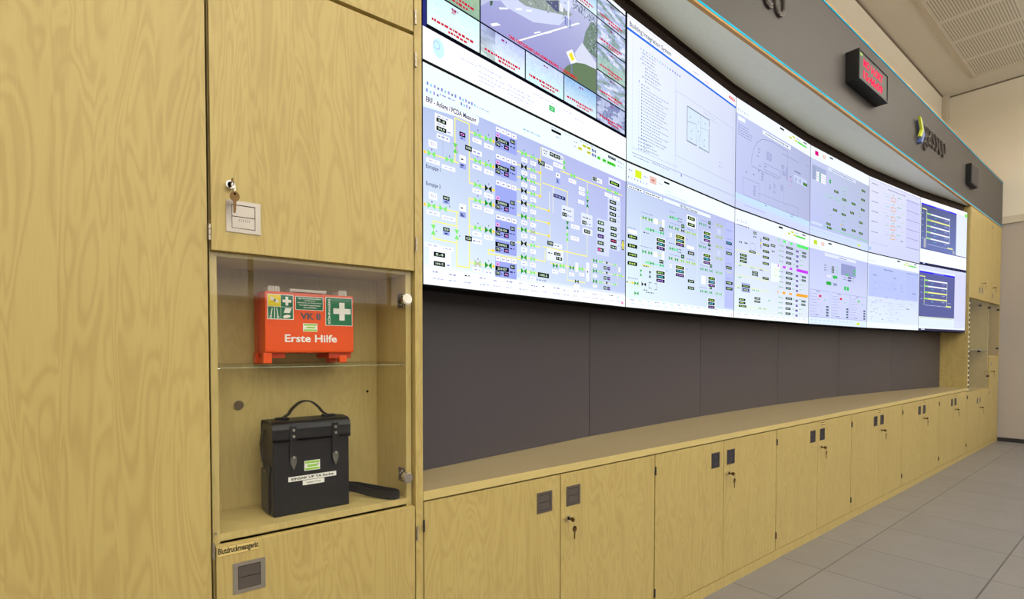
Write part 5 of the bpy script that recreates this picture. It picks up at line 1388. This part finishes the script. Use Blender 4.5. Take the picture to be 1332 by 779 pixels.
v = MB(); text_on(v, 'Erste Hilfe', lx(.446), lx(.603), lz(1.3125), lz(1.335), -.0005, 'paper', 0, .022); v.build('title_print', t)

# ------------------------------------------------------------------ black leather case
BX, BY, BZ = .402, 1.447, .8187
t = thing('leather_case', 'black leather carrying case with two strap closures on the niche floor', 'bag', (BX, BY, BZ))
bw, bh, bd = .226, .268, .112
MB().box(0, bw, 0, bd, 0, bh-.006, 'leather', .004).box(-.0012, .002, .006, bd-.006, .006, bh-.012, 'leather_b').build('body', t)
# flap: curved sheet over the top and down the front
prof = [(bd+.002, bh-.09), (bd+.002, bh-.015), (bd-.008, bh-.002), (bd*.5, bh+.002), (.012, bh-.001), (-.001, bh-.010), (-.0045, bh-.022), (-.0045, bh-.058)]
inner = [(a+(.0035 if a < .05 else -.0035 if a > bd-.005 else 0), z-(.0035 if (a > .003 and a < bd) else 0)) for a, z in prof]
MB().prism(prof + inner[::-1], -.003, bw+.003, 'leather', axis='x').prism([(.0, bh-.0665), (.010, bh-.062), (bw-.010, bh-.062), (bw, bh-.0665+.012), (bw+.003, bh-.05), (-.003, bh-.05)], -.0045, -.001, 'leather', axis='y').build('flap', t)
def strapc(xc):
    s_ = MB(); w = .0092; z1_ = 1.074-BZ; z0_ = .968-BZ
    s_.prism([(xc-w, z1_), (xc-w, z0_), (xc, .946-BZ), (xc+w, z0_), (xc+w, z1_)], -.0078, -.0050, 'leather', axis='y')
    s_.prism([(xc-w*.96, .985-BZ), (xc-w*.96, z0_+.001), (xc, .9475-BZ), (xc+w*.96, z0_+.001), (xc+w*.96, .985-BZ)], -.0082, -.0078, 'leather_w', axis='y')
    o = s_.build('strap', t)
    for zz in (1.062, 1.0445, .985):
        m_ = MB().cyl((xc, -.0120, zz-BZ), .0040, .0042, 'chrome', n=16, r2=.0056); m_.build('stud', o)
strapc(.457-BX); strapc(.582-BX)
h = MB(); pth = []
for k in range(13):
    f = k/12; xx = .462+(.565-.462)*f; zz = 1.101+.037*sin(pi*f)**.8
    pth.append((xx-BX, .055, zz-BZ))
h.ribbon([(.425-BX, .055, 1.0905-BZ), (.445-BX, .055, 1.0915-BZ)] + pth + [(.582-BX, .055, 1.0915-BZ), (.604-BX, .055, 1.0905-BZ)], (0, 1, 0), .017, .0042, 'leather').build('handle', t)
for xx in (.449, .578): MB().box(xx-.012-BX, xx+.012-BX, .043, .067, bh+.001, bh+.0065, 'leather', .0015).cyl((xx-BX, .055, bh+.006), .0045, .002, 'chrome', axis='z', n=12).build('handle_mount', t)
# side strap and its rivet
MB().ribbon([(-.004, .085, bh-.03), (-.010, .088, bh-.07), (-.009, .080, bh-.115), (-.006, .045, bh-.130), (-.005, .012, bh-.138)], (0, 1, .6), .020, .003, 'leather').box(-.006, -.001, .028, .105, .005, .125, 'leather', .002).cyl((-.009, .05, bh-.142), .0045, .004, 'chrome', axis='x', n=14).build('side_strap', t)
# shoulder strap lying out to the right as a long loop
z = .012
pth = [(.600, 1.565, .030), (.640, 1.560, .030), (.680, 1.520, .024), (.705, 1.478, .017), (.728, 1.440, .0145), (.748, 1.414, .0135), (.765, 1.405, .0132), (.779, 1.409, .0132), (.785, 1.424, .0132), (.780, 1.446, .0135), (.765, 1.470, .0145), (.735, 1.500, .020), (.700, 1.540, .026), (.650, 1.572, .030), (.60, 1.577, .030)]
MB().ribbon([(a-BX, b_-BY, c_) for a, b_, c_ in pth], (0, 0, 1), .024, .0034, 'leather').build('shoulder_strap', t)
v = MB().box(.490-BX, .536-BX, -.0010, 0, .940-BZ, .9685-BZ, 'paper').box(.492-BX, .534-BX, -.0013, -.001, .9605-BZ, .967-BZ, 'lime').box(.492-BX, .534-BX, -.0013, -.001, .9415-BZ, .9475-BZ, 'lime').box(.498-BX, .528-BX, -.0013, -.001, .9505-BZ, .957-BZ, 'lime')
v.box(.529-BX, .531-BX, -.0015, -.001, .953-BZ, .959-BZ, 'ink').build('inspection_label', t)
v = MB().box(.4435-BX, .586-BX, -.0010, 0, .9140-BZ, .9275-BZ, 'paper'); text_on(v, 'EINSAK UP TA Suche', .452-BX, .577-BX, .9175-BZ, .9245-BZ, -.0013, 'ink', 0, .03); v.build('name_tape', t)
v = MB().box(.4845-BX, .549-BX, -.0010, 0, .8990-BZ, .9125-BZ, 'paper'); text_on(v, 'Leitung Tony', .496-BX, .538-BX, .9020-BZ, .9085-BZ, -.0013, 'inkgrey', 0, .02); v.build('name_tape', t)
